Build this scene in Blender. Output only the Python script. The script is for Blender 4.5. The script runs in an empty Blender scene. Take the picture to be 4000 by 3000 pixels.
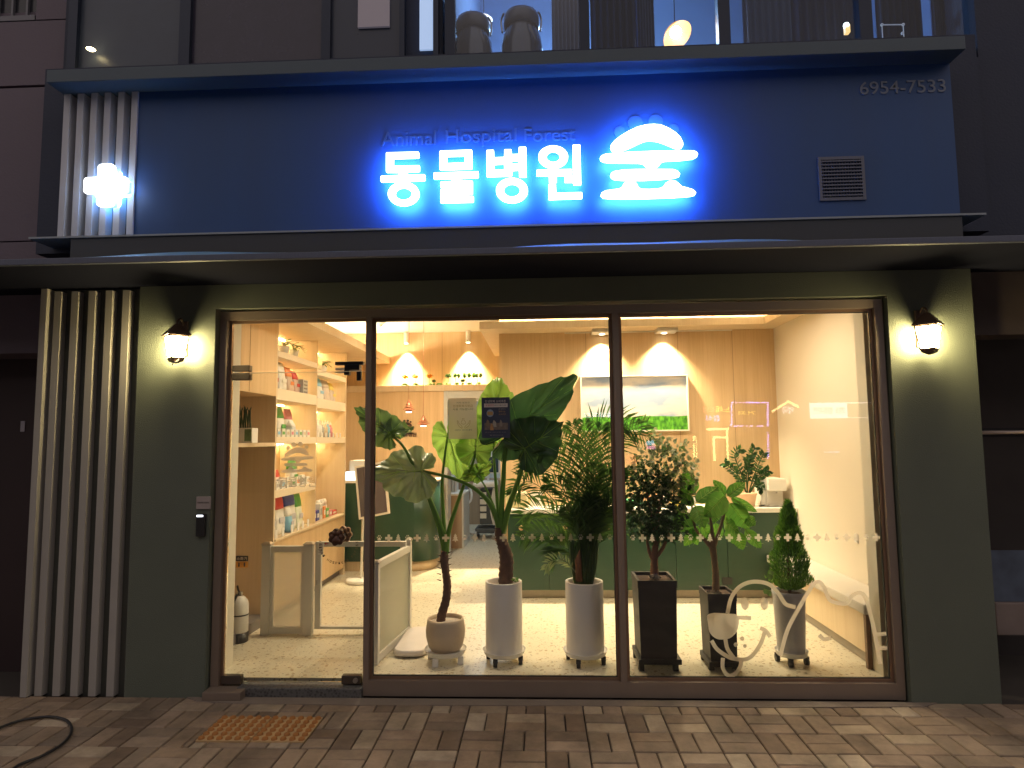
import bpy, bmesh, math, random
from mathutils import Vector, Matrix
from math import sin, cos, pi, radians
random.seed(7)
R = radians
sc = bpy.context.scene
C = bpy.context.scene.collection

# ------------------------------------------------------------------ camera
CAM = Vector((0.0, -4.25, 1.65))
FPX = 2500.0
_y, _p, _r = R(2.55), R(4.9), R(.61)
_fwd = Vector((-sin(_y), cos(_y), 0)); _rt = Vector((cos(_y), sin(_y), 0)); _up = Vector((0, 0, 1))
_f2 = _fwd*cos(_p) + _up*sin(_p); _u2 = -_fwd*sin(_p) + _up*cos(_p)
_rr = _rt*cos(_r) - _u2*sin(_r); _uu = _rt*sin(_r) + _u2*cos(_r)
cd = bpy.data.cameras.new('camera'); cam = bpy.data.objects.new('camera', cd); C.objects.link(cam)
cd.sensor_fit = 'HORIZONTAL'; cd.sensor_width = 36; cd.lens = FPX/4000*36
cd.clip_start = .05; cd.clip_end = 600
M = Matrix.Identity(4)
for i in range(3):
    M[i][0] = _rr[i]; M[i][1] = _uu[i]; M[i][2] = -_f2[i]; M[i][3] = CAM[i]
cam.matrix_world = M
sc.camera = cam

def ray(px, py): return _rr*((px-2000)/FPX) - _uu*((py-1500)/FPX) + _f2
def W(px, py, Y):                     # point of the photo's pixel on the vertical plane y = Y
    d = ray(px, py); return CAM + d*((Y-CAM.y)/d.y)
def WZ(px, py, Z):
    d = ray(px, py); return CAM + d*((Z-CAM.z)/d.z)
def mpp(Y): return (Y-CAM.y)/FPX      # metres per photo pixel at depth Y

# ------------------------------------------------------------------ world, exposure
w = bpy.data.worlds.new('World'); sc.world = w; w.use_nodes = True
wn = w.node_tree.nodes; wl = w.node_tree.links
bg = wn['Background']
bg.inputs[0].default_value = (.70, .60, .57, 1); bg.inputs[1].default_value = .52
sc.view_settings.view_transform = 'Standard'; sc.view_settings.look = 'None'
sc.view_settings.gamma = 1; sc.view_settings.exposure = .70
sc.cycles.use_denoising = True
sc.cycles.max_bounces = 8; sc.cycles.transparent_max_bounces = 16
sc.cycles.diffuse_bounces = 4; sc.cycles.glossy_bounces = 3; sc.cycles.transmission_bounces = 4
sc.cycles.caustics_reflective = False; sc.cycles.caustics_refractive = False
sc.cycles.sample_clamp_indirect = 4

# ------------------------------------------------------------------ materials
def lin(c):
    return tuple((v/255/12.92 if v/255 <= .04045 else ((v/255+.055)/1.055)**2.4) for v in c)
MATS = {}
def nt(name):
    m = bpy.data.materials.new(name); m.use_nodes = True
    t = m.node_tree; t.nodes.clear()
    o = t.nodes.new('ShaderNodeOutputMaterial')
    return m, t.nodes, t.links, o
def mat(name, col, rough=.5, metal=0, var=.12, scale=8, bump=0, bscale=60, stretch=None, spec=.5, coat=0):
    if name in MATS: return MATS[name]
    m, n, l, o = nt(name)
    p = n.new('ShaderNodeBsdfPrincipled'); l.new(p.outputs[0], o.inputs[0])
    p.inputs['Roughness'].default_value = rough; p.inputs['Metallic'].default_value = metal
    p.inputs['Specular IOR Level'].default_value = spec
    p.inputs['Coat Weight'].default_value = coat
    tc = n.new('ShaderNodeTexCoord'); mp = n.new('ShaderNodeMapping'); l.new(tc.outputs['Object'], mp.inputs[0])
    if stretch: mp.inputs['Scale'].default_value = stretch
    nz = n.new('ShaderNodeTexNoise'); nz.inputs['Scale'].default_value = scale; nz.inputs['Detail'].default_value = 5
    l.new(mp.outputs[0], nz.inputs[0])
    mx = n.new('ShaderNodeMix'); mx.data_type = 'RGBA'
    mx.inputs[6].default_value = (*[c*(1-var) for c in col], 1)
    mx.inputs[7].default_value = (*[min(1, c*(1+var)) for c in col], 1)
    l.new(nz.outputs[0], mx.inputs[0]); l.new(mx.outputs[2], p.inputs['Base Color'])
    mr = n.new('ShaderNodeMapRange'); mr.inputs[3].default_value = max(.02, rough-.08); mr.inputs[4].default_value = min(1, rough+.1)
    l.new(nz.outputs[0], mr.inputs[0]); l.new(mr.outputs[0], p.inputs['Roughness'])
    if bump:
        nb = n.new('ShaderNodeTexNoise'); nb.inputs['Scale'].default_value = bscale; nb.inputs['Detail'].default_value = 4
        l.new(tc.outputs['Object'], nb.inputs[0])
        b = n.new('ShaderNodeBump'); b.inputs['Strength'].default_value = bump; b.inputs['Distance'].default_value = .01
        l.new(nb.outputs[0], b.inputs['Height']); l.new(b.outputs[0], p.inputs['Normal'])
    MATS[name] = m; return m
def emit(name, col, s, base=(.8, .8, .8)):
    if name in MATS: return MATS[name]
    m, n, l, o = nt(name)
    p = n.new('ShaderNodeBsdfPrincipled'); l.new(p.outputs[0], o.inputs[0])
    p.inputs['Base Color'].default_value = (*base, 1)
    p.inputs['Emission Color'].default_value = (*col, 1); p.inputs['Emission Strength'].default_value = s
    MATS[name] = m; return m
def wood(name, a, b, sx=14, rough=.45):
    m, n, l, o = nt(name)
    p = n.new('ShaderNodeBsdfPrincipled'); l.new(p.outputs[0], o.inputs[0]); p.inputs['Roughness'].default_value = rough
    tc = n.new('ShaderNodeTexCoord'); mp = n.new('ShaderNodeMapping'); l.new(tc.outputs['Object'], mp.inputs[0])
    mp.inputs['Scale'].default_value = (sx, sx, .55)
    nz = n.new('ShaderNodeTexNoise'); nz.inputs['Scale'].default_value = 1; nz.inputs['Detail'].default_value = 6; nz.inputs['Roughness'].default_value = .6
    l.new(mp.outputs[0], nz.inputs[0])
    m2 = n.new('ShaderNodeMapping'); l.new(tc.outputs['Object'], m2.inputs[0]); m2.inputs['Scale'].default_value = (90, 90, 2.2)
    n2 = n.new('ShaderNodeTexNoise'); n2.inputs['Scale'].default_value = 1; n2.inputs['Detail'].default_value = 3
    l.new(m2.outputs[0], n2.inputs[0])
    ad = n.new('ShaderNodeMath'); ad.operation = 'MULTIPLY_ADD'; ad.inputs[1].default_value = .35; l.new(n2.outputs[0], ad.inputs[0])
    m3 = n.new('ShaderNodeMath'); m3.operation = 'MULTIPLY'; m3.inputs[1].default_value = .7; l.new(nz.outputs[0], m3.inputs[0])
    l.new(m3.outputs[0], ad.inputs[2])
    r = n.new('ShaderNodeValToRGB'); r.color_ramp.elements[0].position = .33; r.color_ramp.elements[1].position = .68
    r.color_ramp.elements[0].color = (*a, 1); r.color_ramp.elements[1].color = (*b, 1)
    l.new(ad.outputs[0], r.inputs[0]); l.new(r.outputs[0], p.inputs['Base Color'])
    MATS[name] = m; return m
def glassmat(name, tint=(.97, .985, .975), rough=0.0, ior=1.5):
    m, n, l, o = nt(name)
    t = n.new('ShaderNodeBsdfTransparent'); t.inputs[0].default_value = (*tint, 1)
    g = n.new('ShaderNodeBsdfGlossy'); g.inputs['Roughness'].default_value = rough
    f = n.new('ShaderNodeFresnel'); f.inputs[0].default_value = ior
    mx = n.new('ShaderNodeMixShader'); l.new(f.outputs[0], mx.inputs[0]); l.new(t.outputs[0], mx.inputs[1]); l.new(g.outputs[0], mx.inputs[2])
    l.new(mx.outputs[0], o.inputs[0]); MATS[name] = m; return m
def vinyl(name, col, clear=.35, trans=.5):
    m, n, l, o = nt(name)
    t = n.new('ShaderNodeBsdfTransparent'); d = n.new('ShaderNodeBsdfDiffuse'); s = n.new('ShaderNodeBsdfTranslucent')
    d.inputs[0].default_value = (*col, 1); s.inputs[0].default_value = (*col, 1)
    a = n.new('ShaderNodeMixShader'); a.inputs[0].default_value = trans; l.new(d.outputs[0], a.inputs[1]); l.new(s.outputs[0], a.inputs[2])
    b = n.new('ShaderNodeMixShader'); b.inputs[0].default_value = 1-clear; l.new(t.outputs[0], b.inputs[1]); l.new(a.outputs[0], b.inputs[2])
    l.new(b.outputs[0], o.inputs[0]); MATS[name] = m; return m
def leafmat(name, c1, c2, trans=.35, rough=.35, scale=3, spec=.5):
    m, n, l, o = nt(name)
    p = n.new('ShaderNodeBsdfPrincipled'); p.inputs['Roughness'].default_value = rough; p.inputs['Specular IOR Level'].default_value = spec
    g = n.new('ShaderNodeNewGeometry'); tc = n.new('ShaderNodeTexCoord')
    nz = n.new('ShaderNodeTexNoise'); nz.inputs['Scale'].default_value = scale; l.new(tc.outputs['Object'], nz.inputs[0])
    ad = n.new('ShaderNodeMath'); ad.operation = 'ADD'; ad.use_clamp = True
    hf = n.new('ShaderNodeMath'); hf.operation = 'MULTIPLY_ADD'; hf.inputs[1].default_value = .9; hf.inputs[2].default_value = -.45
    l.new(g.outputs['Random Per Island'], hf.inputs[0]); l.new(hf.outputs[0], ad.inputs[0]); l.new(nz.outputs[0], ad.inputs[1])
    mx = n.new('ShaderNodeMix'); mx.data_type = 'RGBA'; mx.inputs[6].default_value = (*c1, 1); mx.inputs[7].default_value = (*c2, 1)
    l.new(ad.outputs[0], mx.inputs[0]); l.new(mx.outputs[2], p.inputs['Base Color'])
    s = n.new('ShaderNodeBsdfTranslucent')
    hs = n.new('ShaderNodeHueSaturation'); hs.inputs['Value'].default_value = 2.0; hs.inputs['Hue'].default_value = .485; l.new(mx.outputs[2], hs.inputs['Color'])
    l.new(hs.outputs[0], s.inputs[0])
    ms = n.new('ShaderNodeMixShader'); ms.inputs[0].default_value = trans; l.new(p.outputs[0], ms.inputs[1]); l.new(s.outputs[0], ms.inputs[2])
    l.new(ms.outputs[0], o.inputs[0]); MATS[name] = m; return m

# ------------------------------------------------------------------ mesh helpers
def box(bm, x0, x1, y0, y1, z0, z1, bev=0, rot=None):
    x0, x1 = sorted((x0, x1)); y0, y1 = sorted((y0, y1)); z0, z1 = sorted((z0, z1))
    mt = Matrix.Translation(((x0+x1)/2, (y0+y1)/2, (z0+z1)/2))
    if rot: mt = mt @ rot
    mt = mt @ Matrix.Diagonal((x1-x0, y1-y0, z1-z0, 1))
    r = bmesh.ops.create_cube(bm, size=1, matrix=mt)
    if bev:
        es = list({e for v in r['verts'] for e in v.link_edges})
        bmesh.ops.bevel(bm, geom=es, offset=bev, segments=2, affect='EDGES', profile=.6)
    return r
def tube(bm, pts, rad, seg=8, cap=True):
    pts = [Vector(p) for p in pts]; n = len(pts)
    if not hasattr(rad, '__len__'): rad = [rad]*n
    rings = []; pn = None
    for i, p in enumerate(pts):
        t = (pts[min(i+1, n-1)]-pts[max(i-1, 0)]).normalized()
        if pn is None:
            a = Vector((0, 0, 1)) if abs(t.z) < .9 else Vector((1, 0, 0)); pn = t.cross(a).normalized()
        else:
            pn = (pn - t*pn.dot(t)).normalized()
        b = t.cross(pn)
        rings.append([bm.verts.new(p+(pn*cos(2*pi*k/seg)+b*sin(2*pi*k/seg))*rad[i]) for k in range(seg)])
    for i in range(n-1):
        for k in range(seg):
            f = bm.faces.new((rings[i][k], rings[i][(k+1) % seg], rings[i+1][(k+1) % seg], rings[i+1][k])); f.smooth = True
    if cap:
        bm.faces.new(rings[0][::-1]); bm.faces.new(rings[-1])
def lathe(bm, prof, cx, cy, seg=40, cz=0, smooth=True):
    rings = []
    for r, z in prof:
        rings.append([bm.verts.new((cx+r*cos(2*pi*k/seg), cy+r*sin(2*pi*k/seg), cz+z)) for k in range(seg)] if r > 1e-5 else [bm.verts.new((cx, cy, cz+z))])
    for a, b in zip(rings, rings[1:]):
        for k in range(seg):
            k2 = (k+1) % seg
            vs = [a[k % len(a)], a[k2 % len(a)], b[k2 % len(b)], b[k % len(b)]]
            u = []
            for v in vs:
                if v not in u: u.append(v)
            if len(u) > 2:
                f = bm.faces.new(u); f.smooth = smooth
def spline(pts, n=6):
    P = [Vector(p) for p in pts]; out = []
    for i in range(len(P)-1):
        p0 = P[max(i-1, 0)]; p1 = P[i]; p2 = P[i+1]; p3 = P[min(i+2, len(P)-1)]
        for k in range(n):
            t = k/n
            out.append(.5*((2*p1)+(p2-p0)*t+(2*p0-5*p1+4*p2-p3)*t*t+(3*p1-p0-3*p2+p3)*t**3))
    out.append(P[-1]); return out
def obj(name, bm, m, parent=None, label=None, kind=None, smooth=None):
    bmesh.ops.recalc_face_normals(bm, faces=bm.faces[:])
    me = bpy.data.meshes.new(name); bm.to_mesh(me); bm.free()
    for mm in (m if isinstance(m, (list, tuple)) else [m]): me.materials.append(mm)
    o = bpy.data.objects.new(name, me); C.objects.link(o)
    if parent: o.parent = parent; o.matrix_parent_inverse = Matrix.Translation(-world_loc(parent))
    if label: o['label'] = label
    if kind: o['kind'] = kind
    return o
def world_loc(o):
    v = Vector((0, 0, 0))
    while o: v = v + o.location; o = o.parent if False else None
    return v
def thing(name, label, cat, loc=(0, 0, 0), group=None):
    o = bpy.data.objects.new(name, None); C.objects.link(o); o.location = loc; o.empty_display_size = .05
    o['label'] = label; o['category'] = cat
    if group: o['group'] = group
    return o
def tag(o, label, cat, group=None):
    o['label'] = label; o['category'] = cat
    if group: o['group'] = group
    return o
def B(*a, bev=0):
    bm = bmesh.new(); box(bm, *a, bev=bev); return bm
def roundc(loop, r, n=3):
    out = []; L = len(loop)
    for i in range(L):
        p = Vector(loop[i]).to_2d(); a = Vector(loop[i-1]).to_2d(); b = Vector(loop[(i+1) % L]).to_2d()
        da = (a-p); db = (b-p); rr = min(r, da.length*.45, db.length*.45)
        q0 = p+da.normalized()*rr; q1 = p+db.normalized()*rr
        for k in range(n+1):
            t = k/n; out.append(((1-t)**2*q0 + 2*t*(1-t)*p + t*t*q1)[:])
    return out
def ell(cx, cy, rx, ry, n=36): return [(cx+rx*cos(2*pi*k/n), cy+ry*sin(2*pi*k/n)) for k in range(n)]
def plate_mesh(name, loops, y, th, bevel=0):
    """loops: closed outlines in (x, z); filled, thickness th centred on y"""
    cu = bpy.data.curves.new(name, 'CURVE'); cu.dimensions = '2D'; cu.fill_mode = 'BOTH' if th > .001 else 'FRONT'
    cu.extrude = max(0, th/2-bevel) if th > .001 else 0; cu.bevel_depth = bevel
    for lp in loops:
        s = cu.splines.new('POLY'); s.points.add(len(lp)-1); s.use_cyclic_u = True
        for i, p in enumerate(lp): s.points[i].co = (p[0], p[1], 0, 1)
    return curve_to_mesh(name, cu, y)
def curve_to_mesh(name, cu, y, scale=None):
    o = bpy.data.objects.new(name, cu); C.objects.link(o)
    dg = bpy.context.evaluated_depsgraph_get(); dg.update()
    me = bpy.data.meshes.new_from_object(o.evaluated_get(dg))
    bpy.data.objects.remove(o); bpy.data.curves.remove(cu)
    for v in me.vertices:
        x, z, d = v.co; v.co = (x, y-d, z)
    me.name = name; return me
def link(name, me, m, parent=None):
    me.materials.clear()
    for mm in (m if isinstance(m, (list, tuple)) else [m]): me.materials.append(mm)
    o = bpy.data.objects.new(name, me); C.objects.link(o)
    if parent: o.parent = parent; o.matrix_parent_inverse = Matrix.Translation(-world_loc(parent))
    return o
def text_mesh(name, s, x0, x1, z0, z1, y, th=.002, off=0, fit=True, zrot=0):
    cu = bpy.data.curves.new(name, 'FONT'); cu.body = s; cu.extrude = th/2; cu.offset = off
    o = bpy.data.objects.new(name, cu); C.objects.link(o)
    dg = bpy.context.evaluated_depsgraph_get(); dg.update()
    me = bpy.data.meshes.new_from_object(o.evaluated_get(dg)); bpy.data.objects.remove(o); bpy.data.curves.remove(cu)
    xs = [v.co.x for v in me.vertices]; ys = [v.co.y for v in me.vertices]
    ax, bx, ay, by = min(xs), max(xs), min(ys), max(ys)
    for v in me.vertices:
        u = (v.co.x-ax)/(bx-ax); q = (v.co.y-ay)/(by-ay)
        v.co = (x0+(x1-x0)*u, y-v.co.z, z0+(z1-z0)*q)
    return me
def strokes(paths, wd, y, off=0):
    """flat ribbons in the XZ plane along 2-D paths"""
    bm = bmesh.new()
    for pi_, path in enumerate(paths):
        P = [Vector((p[0], p[1])) for p in path]; a = []
        yy = y - .0001*pi_
        for i, p in enumerate(P):
            t = (P[min(i+1, len(P)-1)]-P[max(i-1, 0)]).normalized(); nn = Vector((-t.y, t.x))*wd/2
            a.append((bm.verts.new((p.x+nn.x, yy, p.y+nn.y)), bm.verts.new((p.x-nn.x, yy, p.y-nn.y))))
        for q, r_ in zip(a, a[1:]): bm.faces.new((q[0], q[1], r_[1], r_[0]))
    return bm

# palette
M_wall = mat('painted_wall', (.122, .142, .112), .75, var=.2, scale=1.6, bump=.35, bscale=150)
M_sign = mat('sign_panel_glow_tint', (.022, .072, .215), .5, var=.16, scale=1.2, stretch=(3, 1, .35))  # blue glow round the sign is put into the panel's base colour
M_slat = mat('slat_paint', (.37, .355, .33), .55, var=.06, scale=6)
M_bronze = mat('bronze_frame', (.27, .215, .175), .38, .35, var=.12, scale=5)
M_dark = mat('dark_metal', (.03, .028, .03), .4, .6, var=.2)
M_black = mat('black_plastic', (.02, .02, .022), .45)
M_glass = glassmat('window_glass')
M_white = mat('white_plastic', (.80, .77, .72), .4, var=.04)
M_cream = mat('cream_wall', (.80, .72, .60), .7, var=.03, scale=2)
M_wood = wood('oak_panel', (.56, .375, .20), (.69, .49, .285))
M_wood2 = wood('shelf_wood', (.62, .47, .30), (.72, .58, .40), 10)
M_green = mat('green_laminate', (.016, .052, .030), .35, var=.12, scale=3)
M_top = mat('counter_top', (.82, .78, .70), .3, var=.05)
M_frost = vinyl('frosted_vinyl', (.97, .92, .86), .16, .88)
M_steel = mat('steel', (.55, .53, .50), .3, .9)
# ================================================================== EXTERIOR
def struct(name, bm, m):
    o = obj(name, bm, m); o['kind'] = 'structure'; return o
ORD = ['first', 'second', 'third', 'fourth', 'fifth', 'sixth', 'seventh', 'eighth', 'ninth', 'tenth', 'eleventh', 'twelfth', 'thirteenth', 'fourteenth']

# ---- pavement of small blocks (herringbone), each block with its own tone
def blockmat():
    m, n, l, o = nt('paving_blocks')
    p = n.new('ShaderNodeBsdfPrincipled'); l.new(p.outputs[0], o.inputs[0]); p.inputs['Roughness'].default_value = .8
    g = n.new('ShaderNodeNewGeometry'); r = n.new('ShaderNodeValToRGB'); e = r.color_ramp.elements
    e[0].position = 0; e[0].color = (.17, .12, .085, 1); e[1].position = 1; e[1].color = (.42, .35, .27, 1)
    for ps, c in ((.25, (.23, .18, .135)), (.5, (.27, .20, .14)), (.75, (.29, .22, .165)), (.90, (.35, .28, .20))):
        q = e.new(ps); q.color = (*c, 1)
    l.new(g.outputs['Random Per Island'], r.inputs[0])
    tc = n.new('ShaderNodeTexCoord'); nz = n.new('ShaderNodeTexNoise'); nz.inputs['Scale'].default_value = 3; nz.inputs['Detail'].default_value = 8
    nz.inputs['Roughness'].default_value = .7
    l.new(tc.outputs['Object'], nz.inputs[0])
    mr = n.new('ShaderNodeMapRange'); mr.inputs[1].default_value = .3; mr.inputs[2].default_value = .7; mr.inputs[3].default_value = .5; mr.inputs[4].default_value = 1.35
    l.new(nz.outputs[0], mr.inputs[0])
    mx = n.new('ShaderNodeMix'); mx.data_type = 'RGBA'; mx.blend_type = 'MULTIPLY'; mx.inputs[0].default_value = 1
    l.new(r.outputs[0], mx.inputs[6]); l.new(mr.outputs[0], mx.inputs[7]); l.new(mx.outputs[2], p.inputs['Base Color'])
    n2 = n.new('ShaderNodeTexNoise'); n2.inputs['Scale'].default_value = 140; n2.inputs['Detail'].default_value = 3; l.new(tc.outputs['Object'], n2.inputs[0])
    b = n.new('ShaderNodeBump'); b.inputs['Strength'].default_value = .5; b.inputs['Distance'].default_value = .004
    l.new(n2.outputs[0], b.inputs['Height']); l.new(b.outputs[0], p.inputs['Normal'])
    return m
rb = random.Random(3)
bm = bmesh.new()
S = .1165
def block(x0, y0, x1, y1):
    g = .0035; z = rb.uniform(-.0025, .0015); c = .005
    tx = rb.uniform(-.0015, .0015)
    v = [bm.verts.new(q) for q in ((x0+g, y0+g, -.03), (x1-g, y0+g, -.03), (x1-g, y1-g, -.03), (x0+g, y1-g, -.03),
         (x0+g, y0+g, z-c), (x1-g, y0+g, z-c), (x1-g, y1-g, z-c), (x0+g, y1-g, z-c),
         (x0+g+c, y0+g+c, z+tx), (x1-g-c, y0+g+c, z-tx), (x1-g-c, y1-g-c, z-tx), (x0+g+c, y1-g-c, z+tx))]
    for f in ((0, 1, 5, 4), (1, 2, 6, 5), (2, 3, 7, 6), (3, 0, 4, 7), (4, 5, 9, 8), (5, 6, 10, 9), (6, 7, 11, 10), (7, 4, 8, 11), (8, 9, 10, 11)):
        bm.faces.new([v[k] for k in f])
TX0, TX1, TY0, TY1 = -1.945, -1.325, -.632, -.315     # tactile tile hole
cells = []
for j in range(-17, 0):
    for i in range(-23, 20):
        x0, y0 = i*2*S, j*2*S
        cells += ([(x0, y0, x0+2*S, y0+S), (x0, y0+S, x0+2*S, y0+2*S)] if (i+j) % 2 else [(x0, y0, x0+S, y0+2*S), (x0+S, y0, x0+2*S, y0+2*S)])
for a in cells:
    if 1:
        ps = [a]
        if a[2] > TX0 and a[0] < TX1 and a[3] > TY0 and a[1] < TY1:
            mx0, mx1 = max(a[0], TX0), min(a[2], TX1)
            ps = [(a[0], a[1], TX0, a[3]), (TX1, a[1], a[2], a[3]), (mx0, a[1], mx1, TY0), (mx0, TY1, mx1, a[3])]
        for a in ps:
            a = (a[0], a[1], a[2], min(a[3], -.035))
            if a[3]-a[1] > .015 and a[2]-a[0] > .015: block(*a)
struct('pavement', bm, blockmat())
M_bed = mat('sand_joints', (.045, .038, .032), .95, scale=20)
bm = bmesh.new(); box(bm, -300, 300, -300, 300, -1.0, -.018)
struct('ground', bm, M_bed)
M_asph = mat('asphalt', (.05, .05, .05), .85, scale=30, bump=.5)
bm = bmesh.new(); box(bm, -60, 60, -13.2, -5.2, -.1, -.012); struct('road', bm, M_asph)
bm = bmesh.new(); box(bm, -60, 60, -5.2, -4.05, -.1, -.006); box(bm, -60, -5.45, -4.05, -.02, -.1, -.006); box(bm, 4.75, 60, -4.05, -.02, -.1, -.006)
struct('far_pavement', bm, mat('grey_paving', (.14, .12, .11), .85, scale=5))

# tactile tiles
M_tact = mat('tactile_yellow', (.50, .34, .17), .8, var=.2, scale=12, bump=.3)
t = thing('tactile_paving', 'ochre tactile tiles with rows of raised domes set in the pavement by the door', 'tactile paving', ((TX0+TX1)/2, (TY0+TY1)/2, 0))
nx = 2; sx = (TX1-TX0)/nx
for q in range(nx):
    bm = bmesh.new(); box(bm, TX0+q*sx+.004, TX0+(q+1)*sx-.004, TY0+.004, TY1-.004, -.03, .002, bev=.002)
    for i in range(6):
        pass
    tl = obj('tile', bm, M_tact, t); bm = bmesh.new()
    for i in range(6):
        for j in range(6):
            cx = TX0+q*sx+sx*(i+.5)/6; cy = TY0+(TY1-TY0)*(j+.5)/6
            lathe(bm, [(.0185, .0021), (.0165, .011), (.011, .015), (0, .0155)], cx, cy, 10)
    obj('domes', bm, mat('tactile_dome', (.36, .15, .035), .7, var=.25, scale=20), tl)

# concrete skirt in front of the sill, threshold stone, floor-spring box
M_conc = mat('old_concrete', (.22, .18, .15), .85, var=.25, scale=6, bump=.5)
bm = bmesh.new()
v0 = [(-2.33, -.035), (-2.22, -.10), (-1.9, -.135), (-1.1, -.14), (.2, -.125), (1.4, -.13), (2.3, -.10), (2.42, -.035)]
top = [bm.verts.new((x, y, .004)) for x, y in v0]; bot = [bm.verts.new((x, y, -.02)) for x, y in v0]
bm.faces.new(top); 
for a in range(len(v0)-1): bm.faces.new((top[a], top[a+1], bot[a+1], bot[a]))
struct('concrete_strip', bm, M_conc)
def granite():
    m, n, l, o = nt('granite'); p = n.new('ShaderNodeBsdfPrincipled'); l.new(p.outputs[0], o.inputs[0]); p.inputs['Roughness'].default_value = .5
    tc = n.new('ShaderNodeTexCoord'); v = n.new('ShaderNodeTexVoronoi'); v.inputs['Scale'].default_value = 55; l.new(tc.outputs['Object'], v.inputs[0])
    r = n.new('ShaderNodeValToRGB'); r.color_ramp.elements[0].color = (.02, .02, .02, 1); r.color_ramp.elements[1].color = (.12, .12, .12, 1); r.color_ramp.elements[1].position = .6
    l.new(v.outputs['Distance'], r.inputs[0]); l.new(r.outputs[0], p.inputs['Base Color']); return m
tag(obj('threshold_stone', B(-2.0, -1.18, -.03, .12, -.02, .058, bev=.006), granite()), 'dark speckled granite step under the glass door', 'step')
o = tag(obj('floor_spring_box', B(-2.19, -1.94, -.10, .02, .004, .055, bev=.005), M_bronze), 'brown metal box at the foot of the door hinge', 'door closer box')

# black cable loop on the pavement
pts = [WZ(-60, 2870, .012), WZ(60, 2820, .012), WZ(180, 2800, .012), WZ(255, 2812, .012), WZ(280, 2850, .012), WZ(250, 2900, .012), WZ(170, 2950, .012), WZ(70, 2990, .012), WZ(20, 3040, .012)]
bm = bmesh.new(); tube(bm, spline(pts), .008, 8)
tag(obj('cable', bm, M_black), 'black cable curving in a loop over the pavement at lower left', 'cable')

# ---- the shop building
ZS = 2.72          # soffit height
bld = thing('shop_building', 'dark olive shop building with glazed front and cornice above its signboard', 'building')
bm = bmesh.new()
box(bm, -2.74, -2.205, -.04, .095, -.03, ZS); box(bm, 2.262, 2.80, -.04, .095, -.03, ZS)
box(bm, -2.205, 2.262, -.04, .095, 2.555, ZS)
obj('facade_wall', bm, M_wall, bld)
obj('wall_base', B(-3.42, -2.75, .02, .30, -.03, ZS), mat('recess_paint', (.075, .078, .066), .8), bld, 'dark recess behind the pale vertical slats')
# first-floor slab, canopy
YC = -.62
bm = bmesh.new(); box(bm, -5.2, 5.2, YC+.02, .30, ZS+.003, ZS+.04)
can = obj('canopy', bm, mat('canopy_paint', (.018, .020, .036), .95, spec=.05), bld)
bm = bmesh.new(); box(bm, -5.3, 5.3, YC-.012, YC+.018, ZS-.002, ZS+.036, bev=.004)
obj('fascia', bm, mat('fascia_strip', (.10, .115, .17), .5, var=.2, scale=25, stretch=(8, 1, 1)), can, 'pale ribbed strip along the canopy edge')
bm = bmesh.new()                      # sloping flashing above the fascia, slightly wavy sheet
rows = []
for i in range(61):
    x = -5.2+i*10.4/60; wv = .012*sin(x*2.1)+.006*sin(x*5.3+1)
    rows.append((bm.verts.new((x, YC+.02, ZS+.041)), bm.verts.new((x, YC+.08, ZS+.062+wv*.6)), bm.verts.new((x, YC+.24, ZS+.115+wv))))
for a, b in zip(rows, rows[1:]):
    for k in (0, 1): bm.faces.new((a[k], b[k], b[k+1], a[k+1])).smooth = True
obj('flashing', bm, mat('flashing_sheet', (.14, .28, .42), .4, var=.1), can)
bm = bmesh.new(); box(bm, -3.05, 2.60, -.30, .30, ZS+.062, 2.985)
obj('sign_base_band', bm, mat('dark_band', (.05, .055, .065), .6), can)
# upper storey wall behind the signboard and up
M_up = mat('upper_wall', (.030, .038, .068), .7, var=.15, scale=2, bump=.2)
bm = bmesh.new(); box(bm, -3.45, 2.9, -.10, .30, 2.95, 4.28); box(bm, -3.45, -.66, .06, .30, 4.28, 7.2)
box(bm, 2.98, 3.9, .0, .30, 2.95, 7.2); box(bm, 2.9, 2.98, .0, .30, 2.95, 4.18)
obj('upper_wall', bm, M_up, bld)
# cornice
co = obj('cornice', B(-3.19, 2.63, -.40, -.02, 3.998, 4.082, bev=.003), mat('cornice_paint', (.065, .095, .125), .5, var=.1), bld)
ledge = obj('ledge', B(-3.33, 2.74, -.31, .0, 2.986, 2.998), mat('ledge_metal', (.30, .33, .36), .4), bld)

# window frame of the shop front
Z0, Z1 = 0.0, 2.54
X0, X1 = -2.19, 2.25; MA = (-1.178, -1.142); MB_ = (.486, .526)
bm = bmesh.new()
box(bm, X0, X0+.052, 0, .09, Z0, Z1); box(bm, X1-.052, X1, 0, .09, Z0, Z1)
box(bm, X0+.052, X1-.052, 0, .09, Z1-.058, Z1)
box(bm, MA[0], X1-.052, 0, .09, .002, .098)
box(bm, MA[0], MA[1], -.002, .09, .098, Z1-.058); box(bm, MB_[0], MB_[1], -.002, .09, .098, Z1-.058)
wf = obj('window_frame', bm, M_bronze, bld, 'bronze brown metal frame round door and two big panes')
M_stop = mat('bronze_stop', (.26, .165, .11), .35, .4, var=.15)
bm = bmesh.new()
def stop(x0, x1, z0, z1, t=.018, y0=.028, y1=.055):
    box(bm, x0, x0+t, y0, y1, z0, z1); box(bm, x1-t, x1, y0, y1, z0, z1)
    box(bm, x0+t, x1-t, y0+.001, y1, z0, z0+t); box(bm, x0+t, x1-t, y0+.001, y1, z1-t, z1)
stop(MA[1]+.0005, MB_[0]-.0005, .0985, Z1-.0585); stop(MB_[1]+.0005, X1-.0525, .0985, Z1-.0585)
box(bm, X0+.0525, X0+.07, .028, .055, .03, Z1-.0585); box(bm, X0+.07, MA[0]-.001, .029, .055, Z1-.076, Z1-.0585)
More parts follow.
